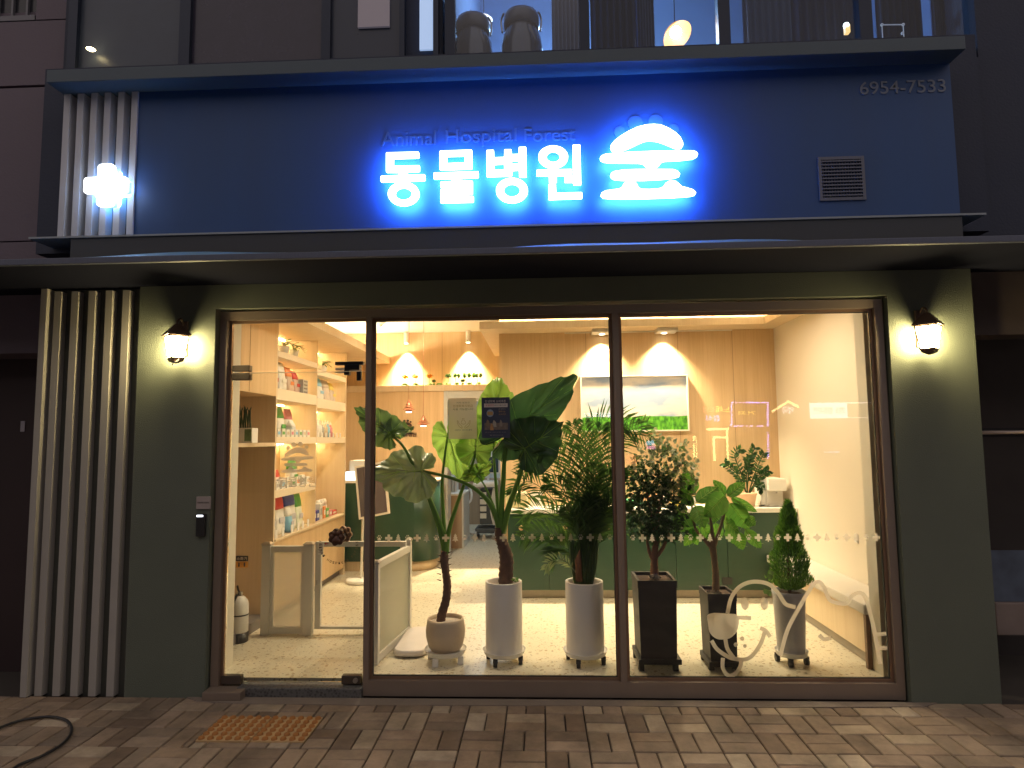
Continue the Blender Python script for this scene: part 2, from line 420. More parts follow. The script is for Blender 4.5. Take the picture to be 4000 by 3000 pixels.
obj('glazing_bead', bm, M_stop, wf)
bm = bmesh.new()
for a, b, c_, d in ((MA[1]+.0185, MB_[0]-.0185, .117, Z1-.077), (MB_[1]+.0185, X1-.071, .117, Z1-.077)):
    for q in ((a, a+.004, c_, d), (b-.004, b, c_, d), (a, b, c_, c_+.004), (a, b, d-.004, d)): box(bm, q[0], q[1], .036, .054, q[2], q[3])
obj('gasket', bm, M_black, wf)
def pane(x0, x1, z0, z1, y, nm='pane'):
    bm = bmesh.new(); vs = [bm.verts.new(q) for q in ((x0, y, z0), (x1, y, z0), (x1, y, z1), (x0, y, z1))]; bm.faces.new(vs)
    return obj(nm, bm, M_glass, wf)
GY = .048
P2 = pane(MA[1]+.015, MB_[0]-.015, .11, Z1-.07, GY); P3 = pane(MB_[1]+.015, X1-.065, .11, Z1-.07, GY)
P1 = pane(X0+.06, MA[0]-.002, 2.138, Z1-.07, GY, 'transom_pane')

# glass door leaf
DX0, DX1 = X0+.075, MA[0]-.012
door = obj('door', (lambda b: (box(b, DX0, DX1, .040, .050, .075, 2.118), b)[1])(bmesh.new()), M_glass, bld, 'frameless clear glass door with dark corner fittings')
obj('glass_edge', B(DX0, DX1, .0385, .0515, 2.1185, 2.1225), mat('polished_edge', (.75, .70, .55), .2), door)
M_patch = mat('patch_fitting', (.13, .105, .085), .35, .6)
def pf(nm, x0, x1, z0, z1, y0=.020, y1=.070, par=None): return obj(nm, B(x0, x1, y0, y1, z0, z1, bev=.006), M_patch, par or door)
a, b = W(862, 2641, .02), W(938, 2675, .02); pf('hinge', a.x, b.x, b.z, a.z)
a, b = W(1333, 2640, .02), W(1410, 2674, .02); lk = pf('lock', a.x, b.x-.004, b.z, a.z)
bm = bmesh.new(); tube(bm, [((a.x+b.x)/2+.03, .021, (a.z+b.z)/2), ((a.x+b.x)/2+.03, .008, (a.z+b.z)/2)], .016, 16); obj('lock_cylinder', bm, M_steel, lk)
a, b = W(906, 1456, .02), W(974, 1484, .02); pf('hinge', a.x, b.x, b.z, a.z)
a, b = W(906, 1427, .02), W(974, 1450, .02); pf('transom_fitting', a.x, b.x, b.z, a.z, par=wf)
# closer parts inside the transom
a, b = W(1311, 1415, .07), W(1426, 1425, .07)
cl = obj('door_closer', B(a.x, b.x-.01, .055, .10, b.z, a.z+.002, bev=.003), M_dark, bld, 'grey closer and magnetic lock above the door')
a, b = W(1348, 1426, .07), W(1406, 1446, .07); obj('closer_body', B(a.x, b.x, .052, .12, b.z, a.z, bev=.004), M_dark, cl)
a, b = W(1346, 1447, .07), W(1366, 1465, .07); obj('closer_arm', B(a.x, b.x, .054, .10, b.z, a.z, bev=.003), M_dark, cl)
a, b = W(1311, 1438, .07), W(1346, 1446, .07); obj('magnet_lock', B(a.x, b.x, .053, .09, b.z, a.z, bev=.002), M_steel, cl)
a, b = W(1311, 1451, .07), W(1343, 1457, .07); obj('magnet_plate', B(a.x, b.x, .053, .08, b.z, a.z, bev=.002), M_steel, cl)
a, b = W(1395, 1452, .07), W(1412, 1487, .07); obj('door_sensor', B(a.x, b.x, .053, .09, b.z, a.z, bev=.003), M_dark, cl)
# paw-shaped wooden knobs
def paw_loops(cx, cz, s):
    toes = [ell(cx-.62*s, cz+.15*s, .30*s, .34*s, 20), ell(cx-.26*s, cz+.62*s, .31*s, .36*s, 20), ell(cx+.30*s, cz+.62*s, .31*s, .36*s, 20), ell(cx+.64*s, cz+.12*s, .30*s, .34*s, 20)]
    pad = []
    for k in range(30):
        th = 2*pi*k/30; r = .52*s*(1+.13*cos(3*th+pi/2))
        pad.append((cx+r*cos(th)*1.12, cz-.32*s+r*sin(th)))
    return toes, pad
def paw_knob(px, py, y, s, m, m2, lab):
    c = W(px, py, y); bm = bmesh.new(); toes, pad = paw_loops(c.x, c.z, s)
    out = []
    for k in range(60):                              # lobed disc body
        th = 2*pi*k/60; r = s*(1.02+.10*cos(7*th+.3)); out.append((c.x+r*cos(th), c.z+r*sin(th)))
    me = plate_mesh('door_knob', [out], y+.012, .03, .006); o = link('door_knob', me, m, door); o['label'] = lab
    bm = bmesh.new()
    for lp, q in [(t_, 1) for t_ in toes]+[(pad, 1)]:
        cx = sum(p[0] for p in lp)/len(lp); cz = sum(p[1] for p in lp)/len(lp)
        prev = None
        for sc_, dy in ((1, 0), (.85, -.006), (.5, -.011), (.15, -.013)):
            ring = [bm.verts.new((cx+(p[0]-cx)*sc_, y-.004+dy, cz+(p[1]-cz)*sc_)) for p in lp]
            if prev:
                for k in range(len(ring)): bm.faces.new((prev[k], prev[(k+1) % len(ring)], ring[(k+1) % len(ring)], ring[k])).smooth = True
            prev = ring
        bm.faces.new(prev)
    obj('paw_relief', bm, m2, o)
paw_knob(1314, 2099, -.01, .046, mat('dark_walnut', (.065, .028, .016), .35), mat('dark_walnut_relief', (.10, .045, .028), .3), 'dark brown wooden paw knob on the outside of the glass door')
paw_knob(1342, 2088, .10, .046, mat('light_walnut', (.42, .22, .12), .35), mat('light_walnut_relief', (.48, .27, .15), .35), 'lighter wooden paw knob on the inside of the glass door')
bm = bmesh.new(); c = W(1330, 2093, .045); tube(bm, [(c.x-.01, .0, c.z), (c.x+.01, .10, c.z)], .012, 12); obj('knob_spindle', bm, M_steel, door)
# circular lettering round the knob
M_ink = mat('brown_lettering', (.10, .075, .05), .6)
cc = W(1322, 2125, .038); rad = .125
word = 'Animal Hospital Forest'
for k, ch in enumerate(word[:22]):
    if ch == ' ': continue
    th = R(172 + k*9.2)
    cx, cz = cc.x+rad*cos(th), cc.z+rad*sin(th)
    me = text_mesh('door_letter', ch, -.006, .006, -.008, .008, 0, .0006)
    rot = Matrix.Rotation(-(th+pi/2), 3, 'Y')
    for v in me.vertices: v.co = rot @ v.co + Vector((cx, .0385, cz))
    if k == 0: join = bmesh.new()
    join.from_mesh(me); bpy.data.meshes.remove(me)
obj('door_lettering', join, M_ink, door)
# frosted emblem and name on the door
def emblem(ox, oz, s, squash=1):
    """loops of the tree-and-paw emblem, coordinates from its drawing; width about 1600 units"""
    roof = [(360, 700), (365, 660), (420, 590), (520, 510), (650, 430), (800, 360), (950, 322), (1070, 316), (1180, 325), (1300, 375), (1420, 450), (1500, 530), (1540, 610), (1543, 660), (1520, 700), (1470, 715), (1400, 700), (1250, 635), (1130, 595), (1000, 577), (900, 595), (800, 640), (650, 710), (500, 765), (430, 772), (380, 745)]
    b1 = [(190, 870), (205, 835), (270, 805), (450, 785), (700, 768), (1050, 755), (1400, 748), (1700, 748), (1760, 765), (1785, 805), (1770, 845), (1700, 880), (1500, 903), (1250, 915), (1190, 935), (1150, 990), (1100, 1030), (1040, 1043), (980, 1030), (930, 995), (890, 960), (830, 948), (600, 945), (350, 943), (250, 930), (200, 905)]
    b2 = [(358, 1155), (370, 1115), (420, 1085), (550, 1062), (750, 1052), (1000, 1050), (1380, 1052), (1450, 1075), (1493, 1125), (1480, 1165), (1400, 1192), (1200, 1212), (900, 1228), (550, 1228), (420, 1215), (375, 1190)]
    b3 = [(200, 1480), (215, 1435), (280, 1400), (400, 1382), (500, 1370), (550, 1340), (575, 1285), (620, 1250), (690, 1240), (750, 1252), (790, 1290), (815, 1345), (860, 1375), (1000, 1377), (1150, 1365), (1220, 1340), (1255, 1280), (1310, 1245), (1370, 1233), (1430, 1248), (1480, 1290), (1520, 1330), (1600, 1350), (1700, 1380), (1755, 1430), (1735, 1470), (1650, 1490), (1400, 1510), (1000, 1525), (600, 1533), (350, 1530), (240, 1518)]
    toes = [ell(535, 340, 92, 95, 24), ell(795, 190, 125, 118, 24), ell(1135, 170, 122, 118, 24), ell(1430, 300, 92, 95, 24)]
    f = lambda lp: [(ox+(x-980)*s, oz-(y-900)*s*squash) for x, y in lp]
    return [f(q) for q in (roof, b1, b2, b3)], [f(q) for q in toes]
a = W(1160, 1795, .037); L4, T4 = emblem(a.x, a.z, .225/1600*(1.0))
me = plate_mesh('door_decal', L4+T4, .0365, .0008); link('door_decal', me, M_frost, door)['label'] = 'frosted emblem of a roofed tree with four paw toes'
a, b = W(1085, 1862, .037), W(1235, 1902, .037)
link('door_name', text_mesh('door_name', '동물병원', a.x, b.x, b.z, a.z, .0365, .0006, .0), M_frost, door)

# decal band of paws, crosses and trees on both panes
def icon(kind, cx, cz, s):
    if kind == 0:
        toes, pad = paw_loops(cx, cz, s*.66); return [[(p[0], p[1]) for p in q] for q in [*([(cx+(x-cx)*.80, cz+(z-cz)*.95) for x, z in ell(cx+dx*s*.66, cz+dz*s*.66, .22*s*.66, .30*s*.66, 14)] for dx, dz in ((-.86, .25), (-.32, .85), (.34, .85), (.88, .25))), pad]]
    if kind == 1:
        a_, b_ = .30*s, .85*s
        return [roundc([(cx-a_, cz-b_), (cx+a_, cz-b_), (cx+a_, cz-a_), (cx+b_, cz-a_), (cx+b_, cz+a_), (cx+a_, cz+a_), (cx+a_, cz+b_), (cx-a_, cz+b_), (cx-a_, cz+a_), (cx-b_, cz+a_), (cx-b_, cz-a_), (cx-a_, cz-a_)], .07*s, 2)]
    return [[(cx+x*s, cz+z*s) for x, z in ((0, 1.0), (.38, .45), (.2, .45), (.55, -.05), (.3, -.05), (.72, -.62), (.12, -.62), (.12, -.95), (-.12, -.95), (-.12, -.62), (-.72, -.62), (-.3, -.05), (-.55, -.05), (-.2, .45), (-.38, .45))]]
def band(pa, n, x0, x1, ks):
    loops = []; a = W(x0[0], x0[1], GY); b = W(x1[0], x1[1], GY)
    for i in range(n):
        t_ = i/(n-1); loops += icon((ks+i) % 3, a.x+(b.x-a.x)*t_, (a.z+b.z)/2, .0285)
    link('decal_strip', plate_mesh('decal_strip', loops, GY-.003, .0008), M_frost, pa)['label'] = 'row of small frosted paws, crosses and fir trees'
band(P2, 25, (1482, 2101), (2382, 2100), 0); band(P3, 26, (2472, 2100), (3422, 2100), 0)
# line drawing of a dog and a cat on the right pane
def cr(pts): 
    out = []
    for x, y in pts:
        q = W(2350+x*.5425, 1850+y*.5425, GY); out.append((q.x, 0, q.z))
    return [(p.x, p.z) for p in spline(out, 5)]
paths = [[(905, 1005), (930, 900), (980, 825), (1050, 785), (1130, 778), (1210, 800), (1270, 860), (1320, 935), (1370, 955), (1395, 960)],
         [(1285, 1310), (1335, 1130), (1400, 1000), (1470, 880), (1520, 800), (1560, 778), (1595, 810), (1625, 880), (1650, 915), (1720, 935), (1770, 930), (1800, 880), (1850, 858), (1890, 880), (1920, 960), (1950, 1080), (1975, 1200), (2005, 1370)],
         [(1965, 1158), (2050, 1150)], [(1970, 1255), (2055, 1252)], [(1565, 1160), (1600, 1192), (1650, 1180)],
         [(975, 1035), (1075, 1040)], [(790, 1200), (830, 1262), (900, 1312), (950, 1330), (1040, 1335), (1100, 1290), (1150, 1210), (1172, 1140)],
         [(1140, 1110), (1180, 1130), (1212, 1175)], [(890, 1190), (905, 1260), (950, 1325)], [(872, 1325), (872, 1400), (910, 1450), (960, 1440), (1000, 1380), (1000, 1325)]]
bm = strokes([cr(p) for p in paths], .0255, GY-.004)
obj('animal_drawing', bm, M_frost, P3, 'frosted line drawing of a smiling dog and a cat')
lp = []
for x, y in roundc([(755, 1015), (800, 1000), (975, 1010), (990, 1060), (975, 1140), (920, 1190), (830, 1195), (775, 1150)], 60, 4):
    q = W(2350+x*.5425, 1850+y*.5425, GY); lp.append((q.x, q.z))
link('drawn_ear', plate_mesh('drawn_ear', [lp], GY-.0055, .0006), M_frost, P3)['label'] = 'frosted hanging ear of the drawn dog'
for nm, ex, ey, rx, ry in (('drawn_eye', 1030, 935, 27, 42), ('drawn_eye', 1170, 935, 27, 42), ('drawn_dot', 1010, 1185, 15, 15), ('drawn_dot', 965, 1230, 15, 15), ('drawn_dot', 1030, 1240, 13, 13)):
    q = W(2350+ex*.5425, 1850+ey*.5425, GY); link(nm, plate_mesh(nm, [ell(q.x, q.z, rx*.00093, ry*.00093, 20)], GY-.0055, .0006), M_frost, P3)
# two notices on the glass
def poster(name, x0, y0, x1, y1, m, lab):
    a, b = W(x0, y0, GY-.006), W(x1, y1, GY-.006)
    t = thing(name, lab, 'poster', ((a.x+b.x)/2, GY-.006, b.z))
    bs = bmesh.new(); bs.faces.new([bs.verts.new(q) for q in ((a.x, GY-.0065, b.z), (b.x, GY-.0065, b.z), (b.x, GY-.0065, a.z), (a.x, GY-.0065, a.z))]); obj('sheet', bs, m, t)
    def tx(nm, s, u0, u1, v0, v1, mm):
        X = lambda u: a.x+(b.x-a.x)*u; Zv = lambda v: a.z+(b.z-a.z)*v
        return link(nm, text_mesh(nm, s, X(u0), X(u1), Zv(v1), Zv(v0), GY-.009, .0006), mm, t)
    return t, tx, a, b
M_pap = vinyl('notice_paper', (.92, .86, .76), .10, .80)
t, tx, a, b = poster('poster', 1752, 1556, 1863, 1714, M_pap, 'pale translucent notice with two hands holding a money bag, stuck inside the glass')
M_gold = mat('gold_ink', (.38, .27, .08), .7); M_dg = mat('green_ink', (.16, .19, .08), .7); M_gr = mat('grey_ink', (.30, .29, .28), .7); M_bl = mat('blue_ink', (.12, .16, .28), .7)
tx('heading', '저희 병원은', .28, .76, .09, .135, M_gr); tx('title', '민생회복지원금', .17, .86, .16, .225, M_gold); tx('line', '사용 가능합니다', .15, .88, .245, .30, M_dg)
tx('line', '신용카드  체크카드결제', .22, .82, .765, .80, M_bl)
X = lambda u: a.x+(b.x-a.x)*u; Zv = lambda v: a.z+(b.z-a.z)*v
hand = [(.31, .55), (.32, .62), (.36, .68), (.42, .72), (.47, .74)], [(.31, .55), (.34, .56), (.37, .62), (.44, .665), (.48, .70), (.48, .74)], [(.77, .55), (.74, .56), (.71, .62), (.63, .665), (.58, .70), (.57, .74)], [(.77, .55), (.76, .62), (.72, .68), (.65, .72), (.60, .74)], [(.49, .50), (.56, .50), (.54, .535), (.60, .58), (.60, .625), (.53, .645), (.46, .625), (.45, .58), (.51, .535), (.49, .50)]
obj('hands_drawing', strokes([[(X(u), Zv(v)) for u, v in p] for p in hand], .0022, GY-.009), M_gold, t)
M_navy = mat('navy_poster', (.035, .045, .085), .6, var=.3)
t, tx, a, b = poster('poster', 1881, 1553, 1993, 1710, M_navy, 'dark blue notice with white headline and a pale round picture, stuck inside the glass')
M_wi = mat('white_ink', (.62, .58, .54), .6); M_ri = mat('red_ink', (.50, .08, .06), .6); M_oi = mat('ochre_ink', (.42, .26, .10), .6); M_mo = mat('moon_blue', (.24, .32, .42), .6)
tx('headline', '민생회복 소비쿠폰', .13, .86, .065, .13, M_wi)
obj('banner', B(a.x+(b.x-a.x)*.09, a.x+(b.x-a.x)*.92, GY-.0085, GY-.008, a.z+(b.z-a.z)*.245, a.z+(b.z-a.z)*.15), M_wi, t)
tx('banner_text', '동물병원', .14, .44, .17, .22, M_ri); tx('banner_text', '에서 사용하세요', .46, .88, .18, .215, M_navy)
X = lambda u: a.x+(b.x-a.x)*u; Zv = lambda v: a.z+(b.z-a.z)*v
link('moon_disc', plate_mesh('moon_disc', [ell(X(.30), Zv(.39), .024, .025, 32)], GY-.0087, .0006), M_mo, t)
obj('card_picture', B(X(.20), X(.40), GY-.0095, GY-.0092, Zv(.44), Zv(.35)), M_oi, t)
tx('side_text', '동네에서', .60, .84, .27, .31, M_gr); tx('side_text', '행복나눔', .60, .84, .33, .375, M_oi); tx('side_text', '소비쿠폰', .60, .86, .40, .44, M_oi)
obj('town_picture', B(X(.10), X(.92), GY-.0087, GY-.0084, Zv(.80), Zv(.63)), mat('town_print', (.16, .13, .11), .7, var=.6, scale=60), t)
for u, v, s_, c_ in ((.22, .60, .012, (.20, .15, .10)), (.45, .62, .014, (.36, .33, .28)), (.36, .70, .012, (.45, .24, .10)), (.68, .61, .010, (.24, .20, .17))):
    link('figure', plate_mesh('figure', [[(X(u)-s_, Zv(v)-.03), (X(u)+s_, Zv(v)-.03), (X(u)+s_*.8, Zv(v)), (X(u)+s_*.3, Zv(v)+.010), (X(u)-s_*.4, Zv(v)+.016), (X(u)-s_*.8, Zv(v))]], GY-.0092, .0004), mat('print_%d' % int(u*100), c_, .7), t)
tx('footer', '전국민 소비쿠폰 지급', .12, .85, .85, .87, M_gr); tx('footer', '행정안전부', .28, .76, .92, .945, M_gr)

# ---- signboard
BY = -.25; LY = -.345
sb = thing('signboard', 'long dark signboard with glowing white Korean letters under the cornice', 'signboard', (-.28, BY, 2.999))
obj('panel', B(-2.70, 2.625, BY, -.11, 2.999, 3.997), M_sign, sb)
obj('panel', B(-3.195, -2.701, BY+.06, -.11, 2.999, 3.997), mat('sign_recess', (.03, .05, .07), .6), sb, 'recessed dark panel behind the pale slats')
for k in range(6):
    x = W(253+60.5*k, 372, BY).x; x = -3.175 + k*.0935
    obj('slat', B(x, x+.044, BY-.012, BY+.055, 2.9995, 3.9965, bev=.002), mat('upper_slat_cross_lit', (.52, .53, .58), .5), sb)  # light from the cross put into the colour, brighter than the lower slats
M_lit = emit('lit_letter', (.90, .96, 1.0), 3.2)
M_halo = emit('added_halo_glow', (.05, .24, 1.0), 52)  # added emitter behind the letters, spreads a blue glow over the panel
M_side = emit('letter_side', (.30, .55, 1.0), .8)
def kr(lp, s=.3707, ox=1480, oy=400):
    out = []
    for x, y in lp:
        q = W(ox+x*s, oy+y*s, LY-.02); out.append((q.x, q.z))
    return out
def kel(cx, cy, rx, ry):
    return kr([(cx+rx*cos(2*pi*k/40), cy+ry*sin(2*pi*k/40)) for k in range(40)])
letters = {
 'dong': [roundc(kr([(65, 508), (412, 500), (414, 560), (143, 570), (143, 650), (420, 644), (420, 705), (290, 710), (290, 742), (478, 740), (478, 803), (8, 817), (8, 757), (200, 748), (200, 714), (65, 714)]), .006), kel(250, 945, 166, 126), kel(250, 945, 87, 64)],
 'mul': [roundc(kr([(632, 490), (977, 478), (979, 678), (632, 687)]), .008), roundc(kr([(710, 545), (900, 540), (900, 614), (710, 622)]), .005), roundc(kr([(570, 722), (1044, 708), (1044, 770), (852, 778), (852, 808), (983, 808), (983, 946), (722, 957), (722, 974), (993, 971), (993, 1031), (642, 1040), (642, 899), (905, 888), (905, 872), (642, 876), (642, 818), (762, 812), (762, 782), (570, 786)]), .004)],
 'byeong': [roundc(kr([(1130, 483), (1207, 480), (1210, 560), (1318, 556), (1320, 475), (1394, 474), (1396, 526), (1473, 524), (1474, 450), (1550, 448), (1555, 764), (1477, 765), (1475, 690), (1402, 694), (1400, 752), (1132, 761)]), .005), roundc(kr([(1213, 630), (1318, 625), (1318, 688), (1213, 691)]), .004), roundc(kr([(1398, 592), (1472, 590), (1472, 622), (1398, 626)]), .003), kel(1400, 908, 168, 132), kel(1400, 908, 86, 68)],
 'won': [kel(1838, 552, 157, 118), kel(1838, 552, 72, 57), roundc(kr([(1662, 692), (2034, 683), (2034, 745), (1875, 752), (1875, 822), (1795, 823), (1793, 753), (1662, 752)]), .004), roundc(kr([(2045, 426), (2124, 424), (2134, 848), (2055, 848), (2050, 820), (1958, 820), (1960, 763), (2050, 757)]), .004), roundc(kr([(1788, 843), (1865, 842), (1870, 936), (2144, 928), (2146, 992), (1788, 1005)]), .005)]}
def shrink(me, f=.0): return me
for k, lps in letters.items():
    o = link('letter', plate_mesh('letter', lps, LY+.012, .012), [M_lit], sb)
    o['label'] = 'glowing white Korean syllable ' + {'dong': '동', 'mul': '물', 'byeong': '병', 'won': '원'}[k]
    link('added_halo_plate', plate_mesh('added_halo_plate', lps, LY+.0205, .004), M_halo, o)
em = []
_e = emblem(0, 0, 1)
def kre(lp): return kr([(x+980, 900-y) for x, y in lp], .2411, 2300, 400)
o = None
for lp in _e[0]:
    q = link('emblem_piece', plate_mesh('emblem_piece', [kre(lp)], LY+.012, .012), M_lit, sb)
    link('added_halo_plate', plate_mesh('added_halo_plate', [kre(lp)], LY+.0205, .004), M_halo, q)
M_unlit = mat('unlit_letter', (.055, .105, .23), .45)  # unlit letters take the same painted blue glow as the panel
link('emblem_toes', plate_mesh('emblem_toes', [kre(lp) for lp in _e[1]], BY-.003, .004), M_unlit, sb)['label'] = 'four unlit round paw toes above the glowing emblem'
a, b = W(1490, 515, BY), W(2248, 560, BY); c = W(1490, 573, BY)
z0_, z1_ = (c.z+b.z)/2-.012, (W(1600, 508, BY).z+W(2248, 498, BY).z)/2; w_ = b.x-a.x
for s, u0, u1, q0, q1 in (('Animal', 0, .285, .18, 1), ('Hospital', .335, .70, 0, 1), ('Forest', .74, 1, .18, .93)):
    link('small_lettering', text_mesh('small_lettering', s, a.x+w_*u0, a.x+w_*u1, z0_+(z1_-z0_)*q0, z0_+(z1_-z0_)*q1, BY-.003, .005, .002), M_unlit, sb)
a, b = W(3358, 362, BY), W(3690, 308, BY)
link('phone_number', text_mesh('phone_number', '6954-7533', a.x, b.x, W(3520, 366, BY).z, W(3520, 316, BY).z, BY-.003, .005, .003), mat('number_paint', (.17, .20, .27), .5), sb)
# vent grille on the board
a, b = W(3205, 628, BY), W(3368, 770, BY)
bm = bmesh.new()
for k in range(11): 
    z = b.z+(a.z-b.z)*(k+.5)/11; box(bm, a.x, b.x, BY-.016, BY-.006, z-.004, z+.004)
for k in range(14):
    x = a.x+(b.x-a.x)*(k+.5)/14; box(bm, x-.0018, x+.0018, BY-.008, BY-.0015, b.z, a.z)
for q in ((a.x-.02, a.x-.001, b.z-.02, a.z+.02), (b.x+.001, b.x+.02, b.z-.02, a.z+.02)): box(bm, q[0], q[1], BY-.012, BY-.001, q[2], q[3])
for q in ((b.z-.02, b.z-.001), (a.z+.001, a.z+.02)): box(bm, a.x-.001, b.x+.001, BY-.011, BY-.001, q[0], q[1])
obj('vent_grille', bm, mat('grille_paint', (.14, .15, .20), .5), sb)

# glowing cross
cz = W(403, 716, BY-.12); t = thing('cross_sign', 'glowing white rounded cross mounted on the pale slats at left', 'cross sign', (cz.x, BY-.06, cz.z-.24))
def crossloop(cx, cz_, a_, b_, h): return roundc([(cx-a_, cz_-h), (cx+a_, cz_-h), (cx+a_, cz_-a_), (cx+b_, cz_-a_), (cx+b_, cz_+a_), (cx+a_, cz_+a_), (cx+a_, cz_+h), (cx-a_, cz_+h), (cx-a_, cz_+a_), (cx-b_, cz_+a_), (cx-b_, cz_-a_), (cx-a_, cz_-a_)], .02, 4)
cx_, cz_ = W(392, 716, BY-.14).x, cz.z
link('cross_face', plate_mesh('cross_face', [crossloop(cx_, cz_, .048, .138, .135)], BY-.085, .030, .006), M_lit, t)
link('cross_can', plate_mesh('cross_can', [crossloop(cx_, cz_, .046, .132, .130)], BY-.046, .040), M_side, t)
link('added_halo_plate', plate_mesh('added_halo_plate', [crossloop(cx_, cz_, .055, .12, .12)], BY-.0135, .003), emit('added_cross_glow', (.12, .40, 1.0), 22), t)  # added blue emitter behind the cross, for the glow on the slats
link('mounting_plate', plate_mesh('mounting_plate', [crossloop(cx_, cz_, .03, .07, .07)], BY-.0085, .006), M_steel, t)

# ---- lower slatted screen
t = thing('slatted_screen', 'pale vertical slats covering the wall at the left of the shop front', 'slatted screen', (-3.08, 0, 0))
xs = [(-3.425, -3.375), (-3.345, -3.268), (-3.205, -3.127), (-3.063, -2.985), (-2.921, -2.843)]
obj('edge_slat', B(-3.43, -3.385, -.06, .02, 0, 2.717, bev=.002), M_slat, t)
for k in range(6):
    x = -3.352+k*.1215
    obj('slat', B(x, x+.050, -.035, .018, .0, 2.70, bev=.002), M_slat, t)

# ---- wall lanterns
M_lan = emit('lantern_glass', (1.0, .78, .36), 90.0, (1, .9, .7))
def lantern(px, py, lab, tie):
    c = W(px, py, -.12); x, z = c.x, c.z
    t = thing('wall_lantern', lab, 'wall lamp', (x, -.04, z), 'lanterns either side of the shop front')
    h0, h1 = -.072, .072                     # glass bottom, top
    def ring(r, zz, rot=0, yc=-.13): return [(x+r*cos(rot+pi/2*k), yc+r*sin(rot+pi/2*k), z+zz) for k in range(4)]
    lo, hi = ring(.056, h0), ring(.082, h1)
    for k in (1, 2, 3, 0):
        a, b = Vector(lo[k]), Vector(lo[(k+1) % 4]); c2, d = Vector(hi[(k+1) % 4]), Vector(hi[k])
        bm = bmesh.new(); mid = (a+b+c2+d)/4; q = [bm.verts.new(v.lerp(mid, .045)) for v in (a, b, c2, d)]; bm.faces.new(q)
        obj('glass_pane', bm, M_lan, t)
    bm = bmesh.new()
    for k in range(4): tube(bm, [Vector(lo[k]), Vector(hi[k])], .0045, 6)
    for rg in (lo, hi):
        for k in range(4): tube(bm, [Vector(rg[k]), Vector(rg[(k+1) % 4])], .005, 6)
    obj('cage', bm, mat('lantern_iron', (.12, .075, .055), .5, .4), t)
    bm = bmesh.new()
    a = [bm.verts.new(v) for v in ring(.105, h1+.004)]; b = [bm.verts.new(v) for v in ring(.098, h1+.018)]; c3 = [bm.verts.new(v) for v in ring(.045, h1+.065)]; d3 = [bm.verts.new(v) for v in ring(.02, h1+.085)]
    bm.faces.new(a)
    for p_, q_ in ((a, b), (b, c3), (c3, d3)):
        for k in range(4): bm.faces.new((p_[k], p_[(k+1) % 4], q_[(k+1) % 4], q_[k]))
    bm.faces.new(d3); obj('roof', bm, MATS['lantern_iron'], t)
    bm = bmesh.new()
    a = [bm.verts.new(v) for v in ring(.060, h0-.003)]; b = [bm.verts.new(v) for v in ring(.050, h0-.022)]; c3 = [bm.verts.new(v) for v in ring(.012, h0-.036)]
    bm.faces.new(a)
    for p_, q_ in ((a, b), (b, c3)):
        for k in range(4): bm.faces.new((p_[k], p_[(k+1) % 4], q_[(k+1) % 4], q_[k]))
    bm.faces.new(c3); obj('base', bm, MATS['lantern_iron'], t)
    bm = bmesh.new(); box(bm, x-.03, x+.03, -.058, -.041, z-.05, z+.19, bev=.004); tube(bm, spline([(x, -.05, z+.16), (x, -.085, z+.20), (x, -.125, z+.18), (x, -.13, z+h1+.08)]), .007, 8)
    obj('bracket', bm, MATS['lantern_iron'], t)
    if tie:
        bm = bmesh.new(); tube(bm, spline([(x+.045, -.17, z-.07), (x+.042, -.172, z-.095), (x+.015, -.175, z-.105), (x+.002, -.175, z-.125)]), .0035, 6)
        obj('tie_tail', bm, M_white, t)
    ld = bpy.data.lights.new('lantern_lamp', 'POINT'); ld.energy = 1; ld.color = (1.0, .80, .42); ld.shadow_soft_size = .02
    lo_ = bpy.data.objects.new('lantern_bulb', ld); C.objects.link(lo_); lo_.location = (x, -.13, z+.005); lo_.parent = t; lo_.matrix_parent_inverse = Matrix.Translation(-t.location)
lantern(692, 1358, 'lit wall lantern left of the door, with a cable tie dangling under it', True)
lantern(3624, 1320, 'lit wall lantern on the right pillar beside the large window', False)

# ---- intercom plate and reader left of the door
a, b = W(766, 1940, -.055), W(820, 1989, -.055)
t = thing('name_plate', 'small pale square plate on the wall left of the door', 'plate', ((a.x+b.x)/2, -.05, b.z))
obj('plate', B(a.x, b.x, -.052, -.041, b.z, a.z, bev=.002), mat('plate_paint', (.36, .31, .30), .4), t)
link('plate_text', text_mesh('plate_text', '동물병원 출입문', a.x+.01, b.x-.01, (a.z+b.z)/2-.003, (a.z+b.z)/2+.006, -.0535, .0006), M_black, t)
a, b = W(768, 2008, -.06), W(800, 2096, -.06)
t = thing('card_reader', 'black door card reader with a lit white indicator below the pale plate', 'card reader', ((a.x+b.x)/2, -.05, b.z))
obj('reader_body', B(a.x, b.x, -.068, -.041, b.z, a.z, bev=.005), M_black, t)
obj('indicator', B(a.x+.006, b.x-.012, -.070, -.0685, a.z-.017, a.z-.006), emit('white_led', (.85, .9, 1), 3), t)

